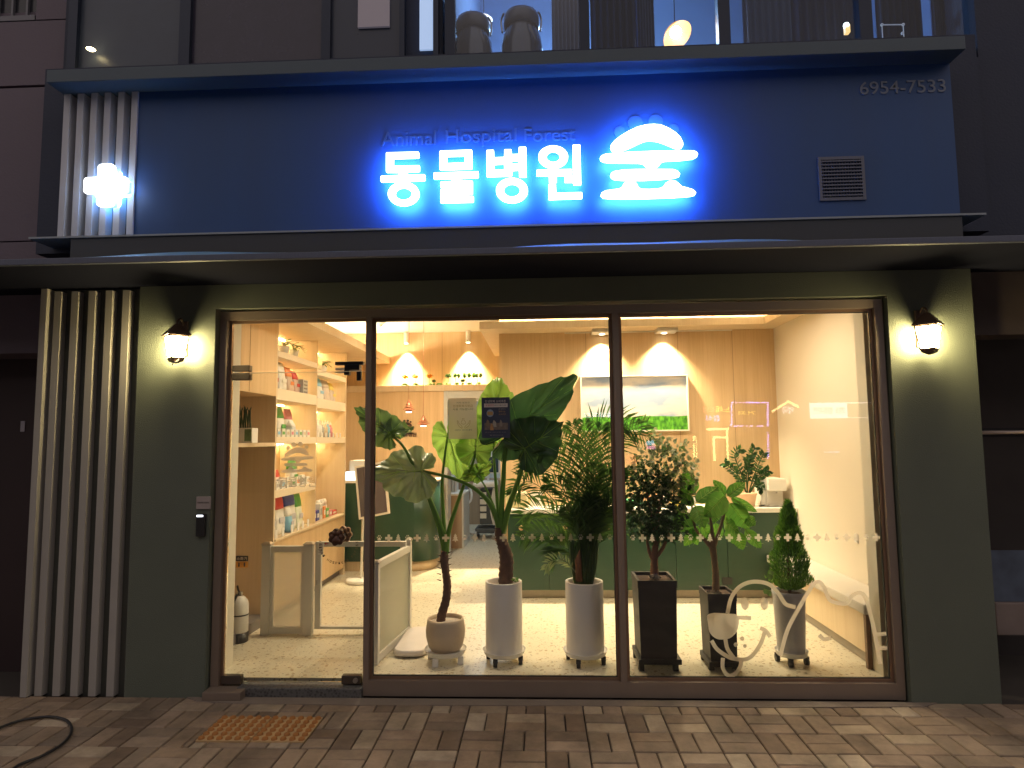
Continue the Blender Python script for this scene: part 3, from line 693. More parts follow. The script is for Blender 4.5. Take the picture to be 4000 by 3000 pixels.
# ---- neighbours
M_nb = mat('neighbour_cladding', (.15, .122, .155), .7, var=.12, scale=2, bump=.15)
nb = thing('neighbour_building', 'dim brown clad building at the left edge with a barred upstairs window', 'building', (-6, 0, 0))
bm = bmesh.new(); x1 = -3.46
for z0, z1 in ((2.93, 3.11), (3.12, 4.28), (4.30, 4.80)): box(bm, -9, x1, .12, .4, z0, z1)
box(bm, -9, x1, .14, .5, 2.3, 2.925); box(bm, -9, x1-.01, .16, .5, 3.0, 4.9); box(bm, x1-.27, x1, .12, .4, 4.81, 7)
box(bm, -9, x1-.28, .12, .4, 6.5, 7)
obj('cladding', bm, M_nb, nb)
wd = obj('window', B(-9, x1-.28, .22, .25, 4.82, 6.5), mat('dark_glass', (.02, .022, .03), .12), nb)
bm = bmesh.new()
for k in range(9): box(bm, x1-.36-k*.115, x1-.345-k*.115, .13, .15, 4.82, 6.5)
box(bm, -5.4, x1-.28, .12, .16, 4.81, 4.85)
obj('window_bar', bm, mat('bar_grey', (.16, .16, .18), .5, .3), wd)
bm = bmesh.new(); box(bm, -9, -3.44, .45, .6, -.03, 2.3); box(bm, -4.4, -4.36, .38, .46, -.03, 2.3)
obj('shop_front', bm, mat('dark_maroon', (.035, .02, .022), .6), nb)
a = W(88, 1660, .44); obj('paper_notice', B(a.x-.02, a.x+.012, .445, .449, a.z-.05, a.z+.03), mat('paper_grey', (.42, .40, .45), .7), nb)

nb2 = thing('neighbour_shop', 'dark neighbouring shop front at the right edge with shelves behind glass', 'shop', (4.2, 0, 0))
bm = bmesh.new(); box(bm, 2.81, 3.9, .06, .3, 2.30, ZS); box(bm, 2.91, 5.6, .02, .3, ZS+.06, 4.2); box(bm, 3.9, 5.6, .0, .3, 4.2, 7)
obj('shop_wall', bm, mat('brown_wall', (.085, .065, .06), .7, var=.2), nb2)
bm = bmesh.new(); box(bm, 2.81, 5.6, .9, 1.0, -.03, 2.7); obj('back_panel', bm, mat('dark_interior', (.05, .042, .04), .8, var=.4, scale=3), nb2)
a = W(3830, 1690, .1); bm = bmesh.new(); tube(bm, [(a.x, .1, a.z), (a.x+1.5, .1, a.z)], .012, 8); obj('rail', bm, mat('rail_steel', (.6, .5, .45), .3, .5), nb2)
bm = bmesh.new(); box(bm, a.x-.01, a.x+1.5, .125, .14, a.z-.03, a.z+.03); obj('rail_backing', bm, M_dark, nb2)
a, b = W(3868, 2150, .5), W(4120, 2350, .5); obj('poster_sheet', B(a.x, b.x, .5, .505, b.z, a.z), mat('blue_print', (.10, .13, .19), .6, var=.7, scale=6), nb2)
a, b = W(3880, 2352, .5), W(4120, 2480, .5); obj('cream_carton', B(a.x, b.x, .48, .8, b.z, a.z, bev=.01), mat('dim_carton', (.26, .21, .19), .7, var=.4, scale=5), nb2)

# ---- upper windows and the room behind them
uw = thing('upper_window', 'row of lit upstairs windows with dark frames above the cornice', 'window', (1.4, .1, 4.3))
xa = W(1712, 100, .05).x
def wx(px, Y=.05): return W(px, 60, Y).x
bm = bmesh.new()
ZB = 4.30
for p0, p1 in ((1740, 1779), (2262, 2300), (2800, 2846), (3348, 3398)): box(bm, wx(p0), wx(p1), .02, .09, ZB, 7.0)
box(bm, wx(1740), wx(3620), .03, .08, ZB-.12, ZB+.002); 
box(bm, wx(3905), wx(3905)+.05, .02, .09, 4.15, 7.0); box(bm, wx(3605), wx(3905)+.05, .02, .08, 4.08, 4.155)
obj('frame', bm, mat('window_navy', (.018, .026, .05), .4, .3), uw)
for p0, p1, zb in ((1779, 2262, ZB), (2300, 2800, ZB), (2846, 3348, ZB), (3398, 3905, 4.155)):
    bm = bmesh.new(); x0_, x1_ = wx(p0), wx(p1); bm.faces.new([bm.verts.new(q) for q in ((x0_, .06, zb), (x1_, .06, zb), (x1_, .06, 7), (x0_, .06, 7))])
    obj('pane', bm, glassmat('upper_glass', (.80, .86, .95), 0), uw)
# darker pair of windows on the left
uw2 = thing('dark_window', 'unlit upstairs windows over the left half of the signboard', 'window', (-1.8, .0, 4.3))
bm = bmesh.new()
for p0, p1 in ((265, 300), (700, 742), (1255, 1290), (1560, 1580), (1692, 1712)): box(bm, W(p0, 150, .0).x, W(p1, 150, .0).x, -.005, .05, 4.285, 7)
box(bm, W(300, 150, 0).x, W(1700, 150, 0).x, .0, .05, 4.286, 4.33)
obj('frame', bm, MATS['window_navy'], uw2)
for p0, p1, m_ in ((300, 700, mat('dim_blind', (.055, .07, .10), .35, var=.2)), (742, 1255, mat('dim_brown_glass', (.040, .036, .062), .25, var=.3)), (1290, 1560, mat('dim_navy', (.03, .04, .07), .3))):
    obj('pane', B(W(p0, 150, 0).x, W(p1, 150, 0).x, .03, .04, 4.33, 7), m_, uw2)
a, b = W(1400, 0, .02), W(1522, 105, .02)
obj('curtain', B(a.x, b.x, .010, .028, b.z, 7), emit('brown_lit_blind', (.42, .38, .48), .09, (.3, .25, .25)), uw2)  # lit brown patch made as a sheet with its own faint glow
a, b = W(1640, 0, .02), W(1692, 195, .02)
obj('curtain', B(a.x, b.x, .010, .028, b.z, 7), emit('pale_lit_curtain', (.42, .60, .95), .42, (.5, .6, .7)), uw2)  # light on the curtain put in as its own glow
# small lamp glinting in the far left window
a = W(362, 198, -.012); bm = bmesh.new()
lathe(bm, [(0, -.012), (.022, -.006), (.030, 0), (.022, .005), (0, .007)], a.x, -.03, 20, a.z)
M_glow = emit('amber_glow', (1, .80, .42), 8)
t = thing('window_lamp', 'small glowing amber lamp on the dark upstairs window at far left', 'lamp', (a.x, -.02, a.z)); o = obj('lamp_glass', bm, M_glow, t)
bm = bmesh.new(); tube(bm, [(a.x, -.03, a.z+.004), (a.x, .005, a.z+.02)], .004, 6); obj('arm', bm, M_dark, t)
# room behind
M_rm = mat('upstairs_wall', (.32, .40, .56), .8, var=.25, scale=1.2)
bm = bmesh.new(); xr0, xr1 = -.62, 3.6
box(bm, xr0, xr1, 2.6, 2.7, 4.1, 7.2); box(bm, xr0-.1, xr0, .31, 2.6, 4.1, 7.2); box(bm, xr1, xr1+.1, .31, 2.6, 4.1, 7.2); box(bm, xr0, xr1, .31, 2.6, 7.1, 7.2)
box(bm, xr0, xr1, .31, 2.6, 4.0, 4.1)
obj('upstairs_room', bm, M_rm, uw)
# curtains
M_cur = mat('grey_curtain', (.17, .23, .36), .85)
def curtain(p0, p1, Y, m, par=uw):
    x0_, x1_ = W(p0, 60, Y).x, W(p1, 60, Y).x; bm = bmesh.new(); n = 40; pr = None
    for i in range(n+1):
        x = x0_+(x1_-x0_)*i/n; y = Y+.02*sin(i*1.1); a_, b_ = bm.verts.new((x, y, 4.15)), bm.verts.new((x, y, 7.0))
        if pr: bm.faces.new((pr[0], a_, b_, pr[1])).smooth = True
        pr = (a_, b_)
    obj('curtain', bm, m, par)
curtain(2155, 2262, .35, M_cur); curtain(2306, 2480, .5, mat('lace_curtain', (.06, .08, .13), .85)); curtain(2480, 2555, .55, M_cur); curtain(2900, 3090, .5, M_cur); curtain(3090, 3340, .7, mat('navy_curtain', (.07, .09, .16), .85))
curtain(3640, 3700, .4, M_cur); curtain(3420, 3600, .9, mat('dusk_curtain', (.09, .12, .19), .85))
# two dark storage jars on the sill
def jar(p0, p1, ytop, lab):
    a, b = W(p0, ytop, .45), W(p1, ytop, .45); cx = (a.x+b.x)/2; r = (b.x-a.x)/2; z1 = a.z
    t = thing('storage_jar', lab, 'jar', (cx, .45, 4.101), 'jars behind the upstairs window')
    bm = bmesh.new(); hh = z1-4.101
    lathe(bm, [(0, 0), (r*.92, 0), (r, .03), (r, hh*.66), (r*.93, hh*.76), (r*.74, hh*.84), (r*.74, hh*.86)], cx, .45, 36, 4.101); obj('jar_body', bm, mat('smoked_jar', (.06, .065, .08), .15, coat=.5), t)
    bm = bmesh.new(); lathe(bm, [(r*.80, hh*.862), (r*.86, hh*.875), (r*.86, hh*.96), (r*.8, hh), (0, hh)], cx, .45, 36, 4.101); obj('lid', bm, mat('jar_lid', (.10, .10, .12), .3), t)
    for sg in (-1, 1):
        bm = bmesh.new(); tube(bm, spline([(cx+sg*r*.9, .45-r*.3, 4.101+hh*.80), (cx+sg*r*.95, .45-r*.3, 4.101+hh*.92), (cx+sg*r*.8, .45-r*.5, 4.101+hh*.97)]), .008, 6); obj('clasp', bm, M_steel, t)
jar(1770, 1925, 86, 'dark clamp-lid jar against the window frame upstairs, the left of two'); jar(1955, 2118, 66, 'dark clamp-lid jar upstairs, the right of two')
# globe lamps and the cone lamp
def globe(px, py, Y, r, lab):
    c = W(px, py, Y); t = thing('globe_lamp', lab, 'lamp', tuple(c), 'lamps behind the upstairs window'); bm = bmesh.new()
    lathe(bm, [(0, -r*.5), (r*.7, -r*.35), (r, 0), (r*.7, r*.3), (0, r*.42)], c.x, c.y, 24, c.z); obj('globe', bm, emit('globe_glow', (1, .86, .72), .9), t)
    bm = bmesh.new(); tube(bm, [(c.x, c.y, c.z+r*.4), (c.x, c.y, 7.1)], .004, 6); obj('cord', bm, M_dark, t)
globe(1795, 76, 1.6, .085, 'pale glowing globe lamp just over the left jar upstairs'); globe(1890, 78, 1.6, .085, 'pale glowing globe lamp between the two jars upstairs')
c = W(2636, 128, .6)
t = thing('pendant_lamp', 'bright amber cone pendant lamp behind the upstairs window', 'lamp', tuple(c))
bm = bmesh.new()
for k in range(8): pass
lathe(bm, [(.118, -.045), (.10, -.01), (.06, .035), (.025, .06), (.0, .065)], 0, 0, 40, 0)
rotm = Matrix.Translation(c) @ Matrix.Rotation(R(-22), 4, 'Y') @ Matrix.Rotation(R(-25), 4, 'X')
bmesh.ops.transform(bm, matrix=rotm, verts=bm.verts); obj('lamp_shade', bm, emit('amber_shade', (1, .42, .10), .62, (.25, .12, .04)), t)
bm = bmesh.new(); bmesh.ops.create_uvsphere(bm, u_segments=20, v_segments=12, radius=.044, matrix=Matrix.Translation(c+Vector((.0, -.03, -.018)))); obj('bulb', bm, emit('bulb_white', (.92, .96, 1), 30), t)
bm = bmesh.new(); tube(bm, [c+Vector((0, 0, .06)), (c.x+.02, c.y, 7.1)], .004, 6); obj('cord', bm, M_dark, t)
ld = bpy.data.lights.new('upstairs_light', 'POINT'); ld.energy = 50; ld.color = (.36, .64, 1.0); ld.shadow_soft_size = .05  # added blue fill for the room, set apart from the amber lamp
lo_ = bpy.data.objects.new('added_room_fill', ld); C.objects.link(lo_); lo_.location = (c.x-.6, 1.5, 5.3); lo_.parent = t; lo_.matrix_parent_inverse = Matrix.Translation(-t.location)
a = W(3305, 105, .5); 
t = thing('candle_lamp', 'small amber lamp with a white bulb near the right upstairs frame', 'lamp', (a.x, .5, 4.101))
bm = bmesh.new(); lathe(bm, [(0, 0), (.05, 0), (.05, .01), (.008, .02), (.008, a.z-4.101-.10)], a.x+.005, .5, 20, 4.101); obj('lamp_stem', bm, M_dark, t)
obj('lamp_shade', B(a.x-.012, a.x+.022, .48, .52, a.z-.055, a.z+.01, bev=.004), emit('amber_shade2', (1, .62, .18), .8), t)
bm = bmesh.new(); bmesh.ops.create_uvsphere(bm, u_segments=12, v_segments=8, radius=.021, matrix=Matrix.Translation((a.x-.004, .49, a.z+.006))); obj('bulb', bm, emit('bulb2', (.85, 1, .9), 4), t)
# small chrome rod and its knobs on the right pane
a, b = W(3445, 97, .2), W(3528, 96, .2); bm = bmesh.new(); tube(bm, [a, b], .004, 6)
for q in (a, b, W(3525, 130, .2)): bmesh.ops.create_uvsphere(bm, u_segments=10, v_segments=8, radius=.011, matrix=Matrix.Translation(q))
tube(bm, [b, (b.x, .2, b.z-.3)], .003, 6); tube(bm, [a, (a.x, .2, a.z-.3)], .003, 6)
tag(obj('chrome_rack', bm, emit('chrome', (.7, .8, 1), .12, (.8, .8, .8))), 'thin chrome rack with round knobs behind the right upstairs pane', 'rack')  # glint of the metal put in as a faint glow
a = W(3800, 110, .8); bm = bmesh.new(); box(bm, a.x-.16, a.x+.10, .8, .9, a.z-.02, a.z+.14); box(bm, a.x-.15, a.x+.05, .75, .9, a.z-.15, a.z-.06, bev=.01)
tag(obj('fan_heater', bm, mat('slate_blue', (.16, .20, .32), .4)), 'bluish appliance in the lower corner of the right upstairs window', 'appliance')

# ---- across the street: the lit signs mirrored in the right pane
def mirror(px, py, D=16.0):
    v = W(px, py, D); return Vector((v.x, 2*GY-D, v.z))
op = thing('opposite_building', 'dark building across the street carrying lit shop signs', 'building', (8, -16.5, 0))
obj('wall', B(-30, 40, -20, -16.3, -.03, 9), mat('far_wall', (.03, .03, .035), .8), op)
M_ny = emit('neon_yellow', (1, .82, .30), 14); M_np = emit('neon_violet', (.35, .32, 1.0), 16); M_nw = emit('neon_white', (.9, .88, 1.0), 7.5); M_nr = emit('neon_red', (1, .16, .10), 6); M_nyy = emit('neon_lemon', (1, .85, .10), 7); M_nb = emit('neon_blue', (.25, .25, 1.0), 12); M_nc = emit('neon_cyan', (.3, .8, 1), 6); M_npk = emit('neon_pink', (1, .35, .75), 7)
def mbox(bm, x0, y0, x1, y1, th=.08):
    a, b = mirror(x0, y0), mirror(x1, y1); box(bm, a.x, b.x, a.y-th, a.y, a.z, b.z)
bm = bmesh.new()
mbox(bm, 2762, 1672, 2848, 1680); mbox(bm, 2838, 1680, 2848, 1800); mbox(bm, 2788, 1705, 2838, 1712); mbox(bm, 2786, 1712, 2796, 1800); mbox(bm, 2709, 1732, 2715, 1786); mbox(bm, 2708, 1703, 2715, 1722); mbox(bm, 2720, 1703, 2723, 1786)
tag(obj('neon_doorway', bm, M_ny), 'yellow neon tubes outlining a doorway across the street', 'neon sign')
bm = bmesh.new()
for k in range(22):
    t_ = k/21
    for x, y in ((2858+142*t_, 1572), (2858+142*t_, 1664)):
        if rb.random() < .75: mbox(bm, x-2.2, y-2, x+2.2, y+2)
for k in range(15):
    t_ = k/14; mbox(bm, 2857, 1572+92*t_-2, 2861, 1572+92*t_+2); mbox(bm, 2999, 1572+92*t_-2, 3003, 1572+92*t_+2)
for k in range(16): mbox(bm, 3000, 1690+6.6*k-2, 3004, 1690+6.6*k+2)
tag(obj('led_border', bm, M_np), 'violet dotted light border of a sign across the street', 'neon sign')
bm = bmesh.new(); mbox(bm, 3165, 1574, 3405, 1632)
lb_ = tag(obj('lightbox_sign', bm, M_nw), 'white lightbox sign across the street', 'lightbox')
for s, u0, u1 in (('청춘치킨', 3178, 3250), ('오늘도', 3262, 3300)):
    a, b = mirror(u0, 1616), mirror(u1, 1590); me = text_mesh('sign_text', s, 0, 1, a.z, b.z, 0, .02)
    for v in me.vertices: v.co.x = b.x-(b.x-a.x)*v.co.x; v.co.y += a.y+.03
    link('sign_text', me, mat('sign_brown_ink', (.25, .10, .06), .6), lb_)
bm = bmesh.new(); mbox(bm, 3308, 1576, 3403, 1630, .06); q_ = obj('picture_half', bm, mat('sign_picture', (.5, .35, .3), .6, var=.8, scale=6), lb_); q_.location.y += .03
for s, p0, m_, lab in (('조명', (2748, 1588, 2796, 1612), M_nr, 'red neon word across the street'), ('노래', (2800, 1586, 2850, 1612), M_nyy, 'yellow neon word across the street'), ('가지', (2886, 1606, 2950, 1622), M_nyy, 'small yellow neon word across the street'), ('약국', (3058, 1588, 3098, 1618), M_nw, 'white lit word under a roof shape across the street'), ('음식', (2760, 1623, 2812, 1645), M_nb, 'blue neon word across the street'), ('해피마트', (2280, 1610, 2400, 1634), M_nc, 'pale cyan lit words across the street')):
    a, b = mirror(p0[0], p0[3]), mirror(p0[2], p0[1]); me = text_mesh('neon_word', s, 0, 1, a.z, b.z, 0, .05)
    for v in me.vertices: v.co.x = b.x-(b.x-a.x)*v.co.x; v.co.y += a.y
    tag(link('neon_word', me, m_), lab, 'neon sign')
bm = bmesh.new(); a, b, c_ = mirror(3015, 1608), mirror(3080, 1568), mirror(3120, 1590); tube(bm, [a, b, c_], .035, 6)
tag(obj('neon_roof', bm, M_ny), 'yellow neon roof shape across the street', 'neon sign')
bm = bmesh.new(); mbox(bm, 3222, 1764, 3280, 1768); tag(obj('neon_bar', bm, M_npk), 'pink neon bar across the street', 'neon sign')
bm = bmesh.new(); mbox(bm, 2446, 1778, 2486, 1812); tag(obj('red_lightbox', bm, emit('red_box', (1, .08, .04), 3.2)), 'red lightbox across the street', 'lightbox')
bm = bmesh.new(); mbox(bm, 2526, 1722, 2556, 1738); tag(obj('cyan_neon', bm, emit('cy2', (.3, .75, 1), 8)), 'cyan neon patch over the pink one across the street', 'neon sign')
bm = bmesh.new(); mbox(bm, 2528, 1742, 2560, 1754); tag(obj('pink_neon', bm, emit('pk2', (1, .3, .6), 8)), 'pink neon patch under the cyan one across the street', 'neon sign')
# ================================================================== INTERIOR SHELL
FZ = .08
def terrazzo():
    m, n, l, o = nt('terrazzo'); p = n.new('ShaderNodeBsdfPrincipled'); l.new(p.outputs[0], o.inputs[0]); p.inputs['Roughness'].default_value = .28
    tc = n.new('ShaderNodeTexCoord'); nz = n.new('ShaderNodeTexNoise'); nz.inputs['Scale'].default_value = 22; l.new(tc.outputs['Object'], nz.inputs[0])
    mv = n.new('ShaderNodeMix'); mv.data_type = 'RGBA'; mv.inputs[0].default_value = .03; l.new(tc.outputs['Object'], mv.inputs[6]); l.new(nz.outputs['Color'], mv.inputs[7])
    prev = None; base = (.70, .64, .50)
    for sc_, th, col in ((24, .29, (.42, .32, .18)), (40, .27, (.33, .28, .21)), (58, .30, (.54, .43, .27))):
        v = n.new('ShaderNodeTexVoronoi'); v.inputs['Scale'].default_value = sc_; v.inputs['Randomness'].default_value = 1; l.new(mv.outputs[2], v.inputs[0])
        wn_ = n.new('ShaderNodeSeparateColor'); l.new(v.outputs['Color'], wn_.inputs[0])
        gt = n.new('ShaderNodeMath'); gt.operation = 'GREATER_THAN'; gt.inputs[1].default_value = .62; l.new(wn_.outputs[0], gt.inputs[0])
        lt = n.new('ShaderNodeMath'); lt.operation = 'LESS_THAN'; lt.inputs[1].default_value = th; l.new(v.outputs['Distance'], lt.inputs[0])
        mu = n.new('ShaderNodeMath'); mu.operation = 'MULTIPLY'; l.new(gt.outputs[0], mu.inputs[0]); l.new(lt.outputs[0], mu.inputs[1])
        mx = n.new('ShaderNodeMix'); mx.data_type = 'RGBA'; l.new(mu.outputs[0], mx.inputs[0]); mx.inputs[7].default_value = (*col, 1)
        if prev: l.new(prev, mx.inputs[6])
        else: mx.inputs[6].default_value = (*base, 1)
        prev = mx.outputs[2]
    l.new(prev, p.inputs['Base Color']); return m
struct('floor', (lambda b: (box(b, -3.0, 2.7, .095, 9.0, -.05, FZ), b)[1])(bmesh.new()), terrazzo())
M_ceil = mat('ceiling_white', (.84, .80, .72), .8, var=.02)
CZ = 3.14
bm = bmesh.new(); box(bm, -3.0, 2.9, .10, 4.9, CZ, CZ+.06); struct('ceiling', bm, M_ceil)
# left / right / back walls
bm = bmesh.new(); box(bm, -2.85, -2.75, .10, 9.0, FZ, CZ); struct('wall', bm, M_cream)
bm = bmesh.new(); box(bm, 2.49, 2.6, .32, 2.62, FZ, CZ); struct('wall', bm, M_cream)
bm = bmesh.new(); box(bm, -.44, 2.6, 2.62, 2.72, FZ, CZ); box(bm, -.44, -.36, 2.721, 4.6, FZ, CZ); struct('wall', bm, M_wood)
bm = bmesh.new()        # thin seams of the wall panels
for px in (2293, 2655, 2870): 
    x = W(px, 1600, 2.62).x; box(bm, x-.0015, x+.0015, 2.6185, 2.6215, .95, 2.79)
struct('wall_seam', bm, mat('seam', (.20, .13, .07), .8))
bm = bmesh.new(); box(bm, -2.75, -.44, 4.52, 4.6, 2.385, CZ); struct('wall', bm, M_wood)
bm = bmesh.new(); box(bm, -2.75, -1.30, 4.29, 4.6, FZ, 2.30); struct('wall', bm, M_wood)
bm = bmesh.new(); x = W(1727, 1400, 4.52).x; box(bm, x-.002, x+.002, 4.517, 4.521, 2.39, CZ); struct('wall_seam', bm, MATS['seam'])
tag(obj('display_ledge', B(-2.75, -.445, 4.27, 4.60, 2.301, 2.384, bev=.003), M_wood2), 'light wood ledge over the doorway carrying the miniature trees', 'shelf')
tag(obj('door_frame', (lambda b: (box(b, -1.299, -1.25, 4.28, 4.60, FZ, 2.30), box(b, -.50, -.445, 4.28, 4.60, FZ, 2.30), box(b, -1.249, -.501, 4.285, 4.60, 2.16, 2.30), b)[-1])(bmesh.new()), mat('door_frame_grey', (.48, .50, .50), .5)), 'grey frame of the doorway to the treatment room', 'door frame')
# soffits with light coves
def soffit(name, x0, x1, y0, y1, z, lip, sides):
    bm = bmesh.new(); box(bm, x0, x1, y0, y1, z, z+.03)
    for s in sides:
        if s == 'x0': box(bm, x0, x0+.018, y0, y1, z+.03, z+lip)
        if s == 'x1': box(bm, x1-.018, x1, y0, y1, z+.03, z+lip)
        if s == 'y0': box(bm, x0+.019, x1-.001, y0, y0+.018, z+.03, z+lip)
    return struct(name, bm, M_wood2)
soffit('ceiling_soffit', -.624, 2.49, 2.30, 2.62, 2.79, .075, ('y0',))
bm = bmesh.new(); box(bm, -.624, -.44, 2.6205, 4.52, 2.79, 2.82); box(bm, -.624, -.606, 2.30, 4.5, 2.8205, 2.865); struct('ceiling_soffit', bm, M_wood2)
soffit('ceiling_soffit', 2.29, 2.49, .11, 2.299, 2.79, .075, ('x0',))
soffit('ceiling_soffit', -2.75, -2.09, .11, 4.51, 2.712, .085, ('x1',))
soffit('ceiling_soffit', -2.089, 2.289, .11, .40, 2.801, .075, ())
M_cove = emit('cove_led', (1, .82, .54), 105)
M_cove2 = emit('cove_led_front', (1, .82, .54), 40)
def cove(x0, x1, y0, y1, z, lab, m=M_cove): tag(obj('cove_light', B(x0, x1, y0, y1, z, z+.02), m), lab, 'light strip')
cove(-.55, 2.40, 2.42, 2.45, 2.825, 'glowing strip in the ceiling cove above the green counter')
cove(2.37, 2.40, .5, 2.35, 2.825, 'glowing strip in the ceiling cove over the bench')
cove(-2.30, -2.27, .5, 4.3, 2.748, 'glowing strip in the ceiling cove over the shelves')
cove(-2.0, 2.2, .22, .25, 2.835, 'glowing strip in the ceiling cove just inside the window', M_cove2)
# jamb returns beside the window
M_ret = mat('return_paint', (.74, .69, .58), .7, var=.03)
tag(obj('jamb_lining', B(-2.30, -2.205, .10, .34, FZ, 2.71), M_ret), 'cream wall return inside the left jamb of the door', 'wall')
tag(obj('jamb_lining', B(2.205, 2.40, .17, .30, FZ, 2.78), M_ret), 'cream wall return inside the right jamb of the window', 'wall')

# ---- lamps in the ceiling
def downlight(x, y, z, lab, e, ang, blend=.25, col=(1, .82, .50), grp='downlights washing the wood walls', tilt=0):
    t = thing('downlight', lab, 'downlight', (x, y, z), grp)
    bm = bmesh.new(); lathe(bm, [(.028, .0), (.034, -.004), (.034, -.16), (.030, -.165), (.028, -.16)] if grp.startswith('tube') else [(.045, -.001), (.052, -.004), (.045, -.008), (.036, -.006)], x, y, 24, z); obj('trim', bm, M_white, t)
    zz = z-.17 if grp.startswith('tube') else z-.009
    bm = bmesh.new(); lathe(bm, [(.028, 0), (0, .0)], x, y, 20, zz+.004); obj('lens', bm, emit('lens_glow', (1, .85, .6), 12), t)
    ld = bpy.data.lights.new('downlight_lamp', 'SPOT'); ld.energy = e; ld.color = col; ld.spot_size = ang; ld.spot_blend = blend; ld.shadow_soft_size = .02
    q = bpy.data.objects.new('lamp', ld); C.objects.link(q); q.location = (x, y, zz-.012); q.rotation_euler = (tilt, 0, 0); q.parent = t; q.matrix_parent_inverse = Matrix.Translation(-t.location)
x1_ = W(2350, 1400, 2.62).x; x2_ = W(2590, 1390, 2.62).x
downlight(x1_, 2.52, 2.751, 'recessed downlight over the left half of the landscape picture', 230, R(104), 1.0)
downlight(x2_, 2.52, 2.751, 'recessed downlight over the right half of the landscape picture', 230, R(104), 1.0)
x3_ = W(1592, 1430, 4.52).x; x4_ = W(1832, 1430, 4.52).x
downlight(x3_, 4.425, CZ-.0, 'white tube downlight near the ceiling camera, left of its pair', 480, R(80), 1.0, grp='tube downlights above the ledge')
downlight(x4_, 4.425, CZ-.0, 'white tube downlight above the doorway, right of its pair', 480, R(80), 1.0, grp='tube downlights above the ledge')
for i, (x, y) in enumerate(((-1.2, 1.3), (.3, 1.2), (1.5, 1.2), (-1.3, 2.9))):
    downlight(x, y, CZ, ['ceiling downlight above the pet gate', 'ceiling downlight above the middle of the room', 'ceiling downlight above the right half of the room', 'ceiling downlight above the reception desk'][i], 58, R(150), .7, (1, .83, .58), 'general ceiling downlights')
for i, x in enumerate((-1.75, -.6, .15, 1.05, 1.9)):
    downlight(x, .22, 2.80, ORD[i]+' downlight from the left in the soffit just inside the glass', 46, R(150), .8, (1, .84, .60), 'downlights just inside the glass')
# ceiling camera
c = W(1480, 1296, 3.6); t = thing('ceiling_camera', 'white dome camera on the ceiling at the back left', 'camera', (c.x, 3.6, CZ))
bm = bmesh.new(); lathe(bm, [(.085, 0), (.085, -.012), (.07, -.03), (.05, -.035)], c.x, 3.6, 28, CZ-.001); obj('mount', bm, MATS['door_frame_grey'], t)
bm = bmesh.new(); lathe(bm, [(.05, -.030), (.047, -.06), (.03, -.082), (0, -.09)], c.x, 3.6, 24, CZ); obj('dome', bm, M_white, t)
# linear air diffusers on the soffit
for i, (p0, p1) in enumerate(((2310, 2384), (2562, 2642))):
    a, b = W(p0, 1284, 2.5), W(p1, 1300, 2.5)
    bm = bmesh.new(); box(bm, a.x, b.x, 2.40, 2.60, 2.752, 2.789, bev=.004)
    for k in range(3): box(bm, a.x+.01, b.x-.01, 2.396, 2.3995, 2.757+k*.011, 2.762+k*.011)
    tag(obj('air_diffuser', bm, M_white), ['white air diffuser on the soffit, left one near the mullion', 'white air diffuser on the soffit above the picture, right one'][i], 'air vent', 'air diffusers')

# ---- landscape picture
a, b = W(2268, 1471, 2.59), W(2691, 1681, 2.59)
t = thing('landscape_picture', 'wide picture of a cloudy sky over a green meadow on the wood wall', 'picture', ((a.x+b.x)/2, 2.6, b.z))
def pic():
    m, n, l, o = nt('meadow_picture'); p = n.new('ShaderNodeBsdfPrincipled'); l.new(p.outputs[0], o.inputs[0]); p.inputs['Roughness'].default_value = .35
    tc = n.new('ShaderNodeTexCoord'); s = n.new('ShaderNodeSeparateXYZ'); l.new(tc.outputs['Generated'], s.inputs[0])
    mp = n.new('ShaderNodeMapping'); mp.inputs['Scale'].default_value = (2.2, 1, 2.8); mp.inputs['Rotation'].default_value = (0, .35, 0); l.new(tc.outputs['Generated'], mp.inputs[0])
    nz = n.new('ShaderNodeTexNoise'); nz.inputs['Scale'].default_value = 1.3; nz.inputs['Detail'].default_value = 5; l.new(mp.outputs[0], nz.inputs[0])
    r = n.new('ShaderNodeValToRGB'); r.color_ramp.elements[0].position = .42; r.color_ramp.elements[1].position = .6
    r.color_ramp.elements[0].color = (.26, .32, .44, 1); r.color_ramp.elements[1].color = (.62, .56, .50, 1); l.new(nz.outputs[0], r.inputs[0])
    mp2 = n.new('ShaderNodeMapping'); mp2.inputs['Scale'].default_value = (26, 1, 7); l.new(tc.outputs['Generated'], mp2.inputs[0])
    n2 = n.new('ShaderNodeTexNoise'); n2.inputs['Scale'].default_value = 1.2; n2.inputs['Detail'].default_value = 4; l.new(mp2.outputs[0], n2.inputs[0])
    r2 = n.new('ShaderNodeValToRGB'); r2.color_ramp.elements[0].color = (.015, .10, .008, 1); r2.color_ramp.elements[1].color = (.12, .38, .03, 1); r2.color_ramp.elements[0].position = .35; r2.color_ramp.elements[1].position = .65; l.new(n2.outputs[0], r2.inputs[0])
    n3 = n.new('ShaderNodeTexNoise'); n3.inputs['Scale'].default_value = 3; l.new(tc.outputs['Generated'], n3.inputs[0])
    ma = n.new('ShaderNodeMath'); ma.operation = 'MULTIPLY_ADD'; ma.inputs[1].default_value = .10; ma.inputs[2].default_value = .20; l.new(n3.outputs[0], ma.inputs[0])
    lt = n.new('ShaderNodeMath'); lt.operation = 'LESS_THAN'; l.new(s.outputs['Z'], lt.inputs[0]); l.new(ma.outputs[0], lt.inputs[1])
    mx = n.new('ShaderNodeMix'); mx.data_type = 'RGBA'; l.new(lt.outputs[0], mx.inputs[0]); l.new(r.outputs[0], mx.inputs[6]); l.new(r2.outputs[0], mx.inputs[7])
    l.new(mx.outputs[2], p.inputs['Base Color']); return m
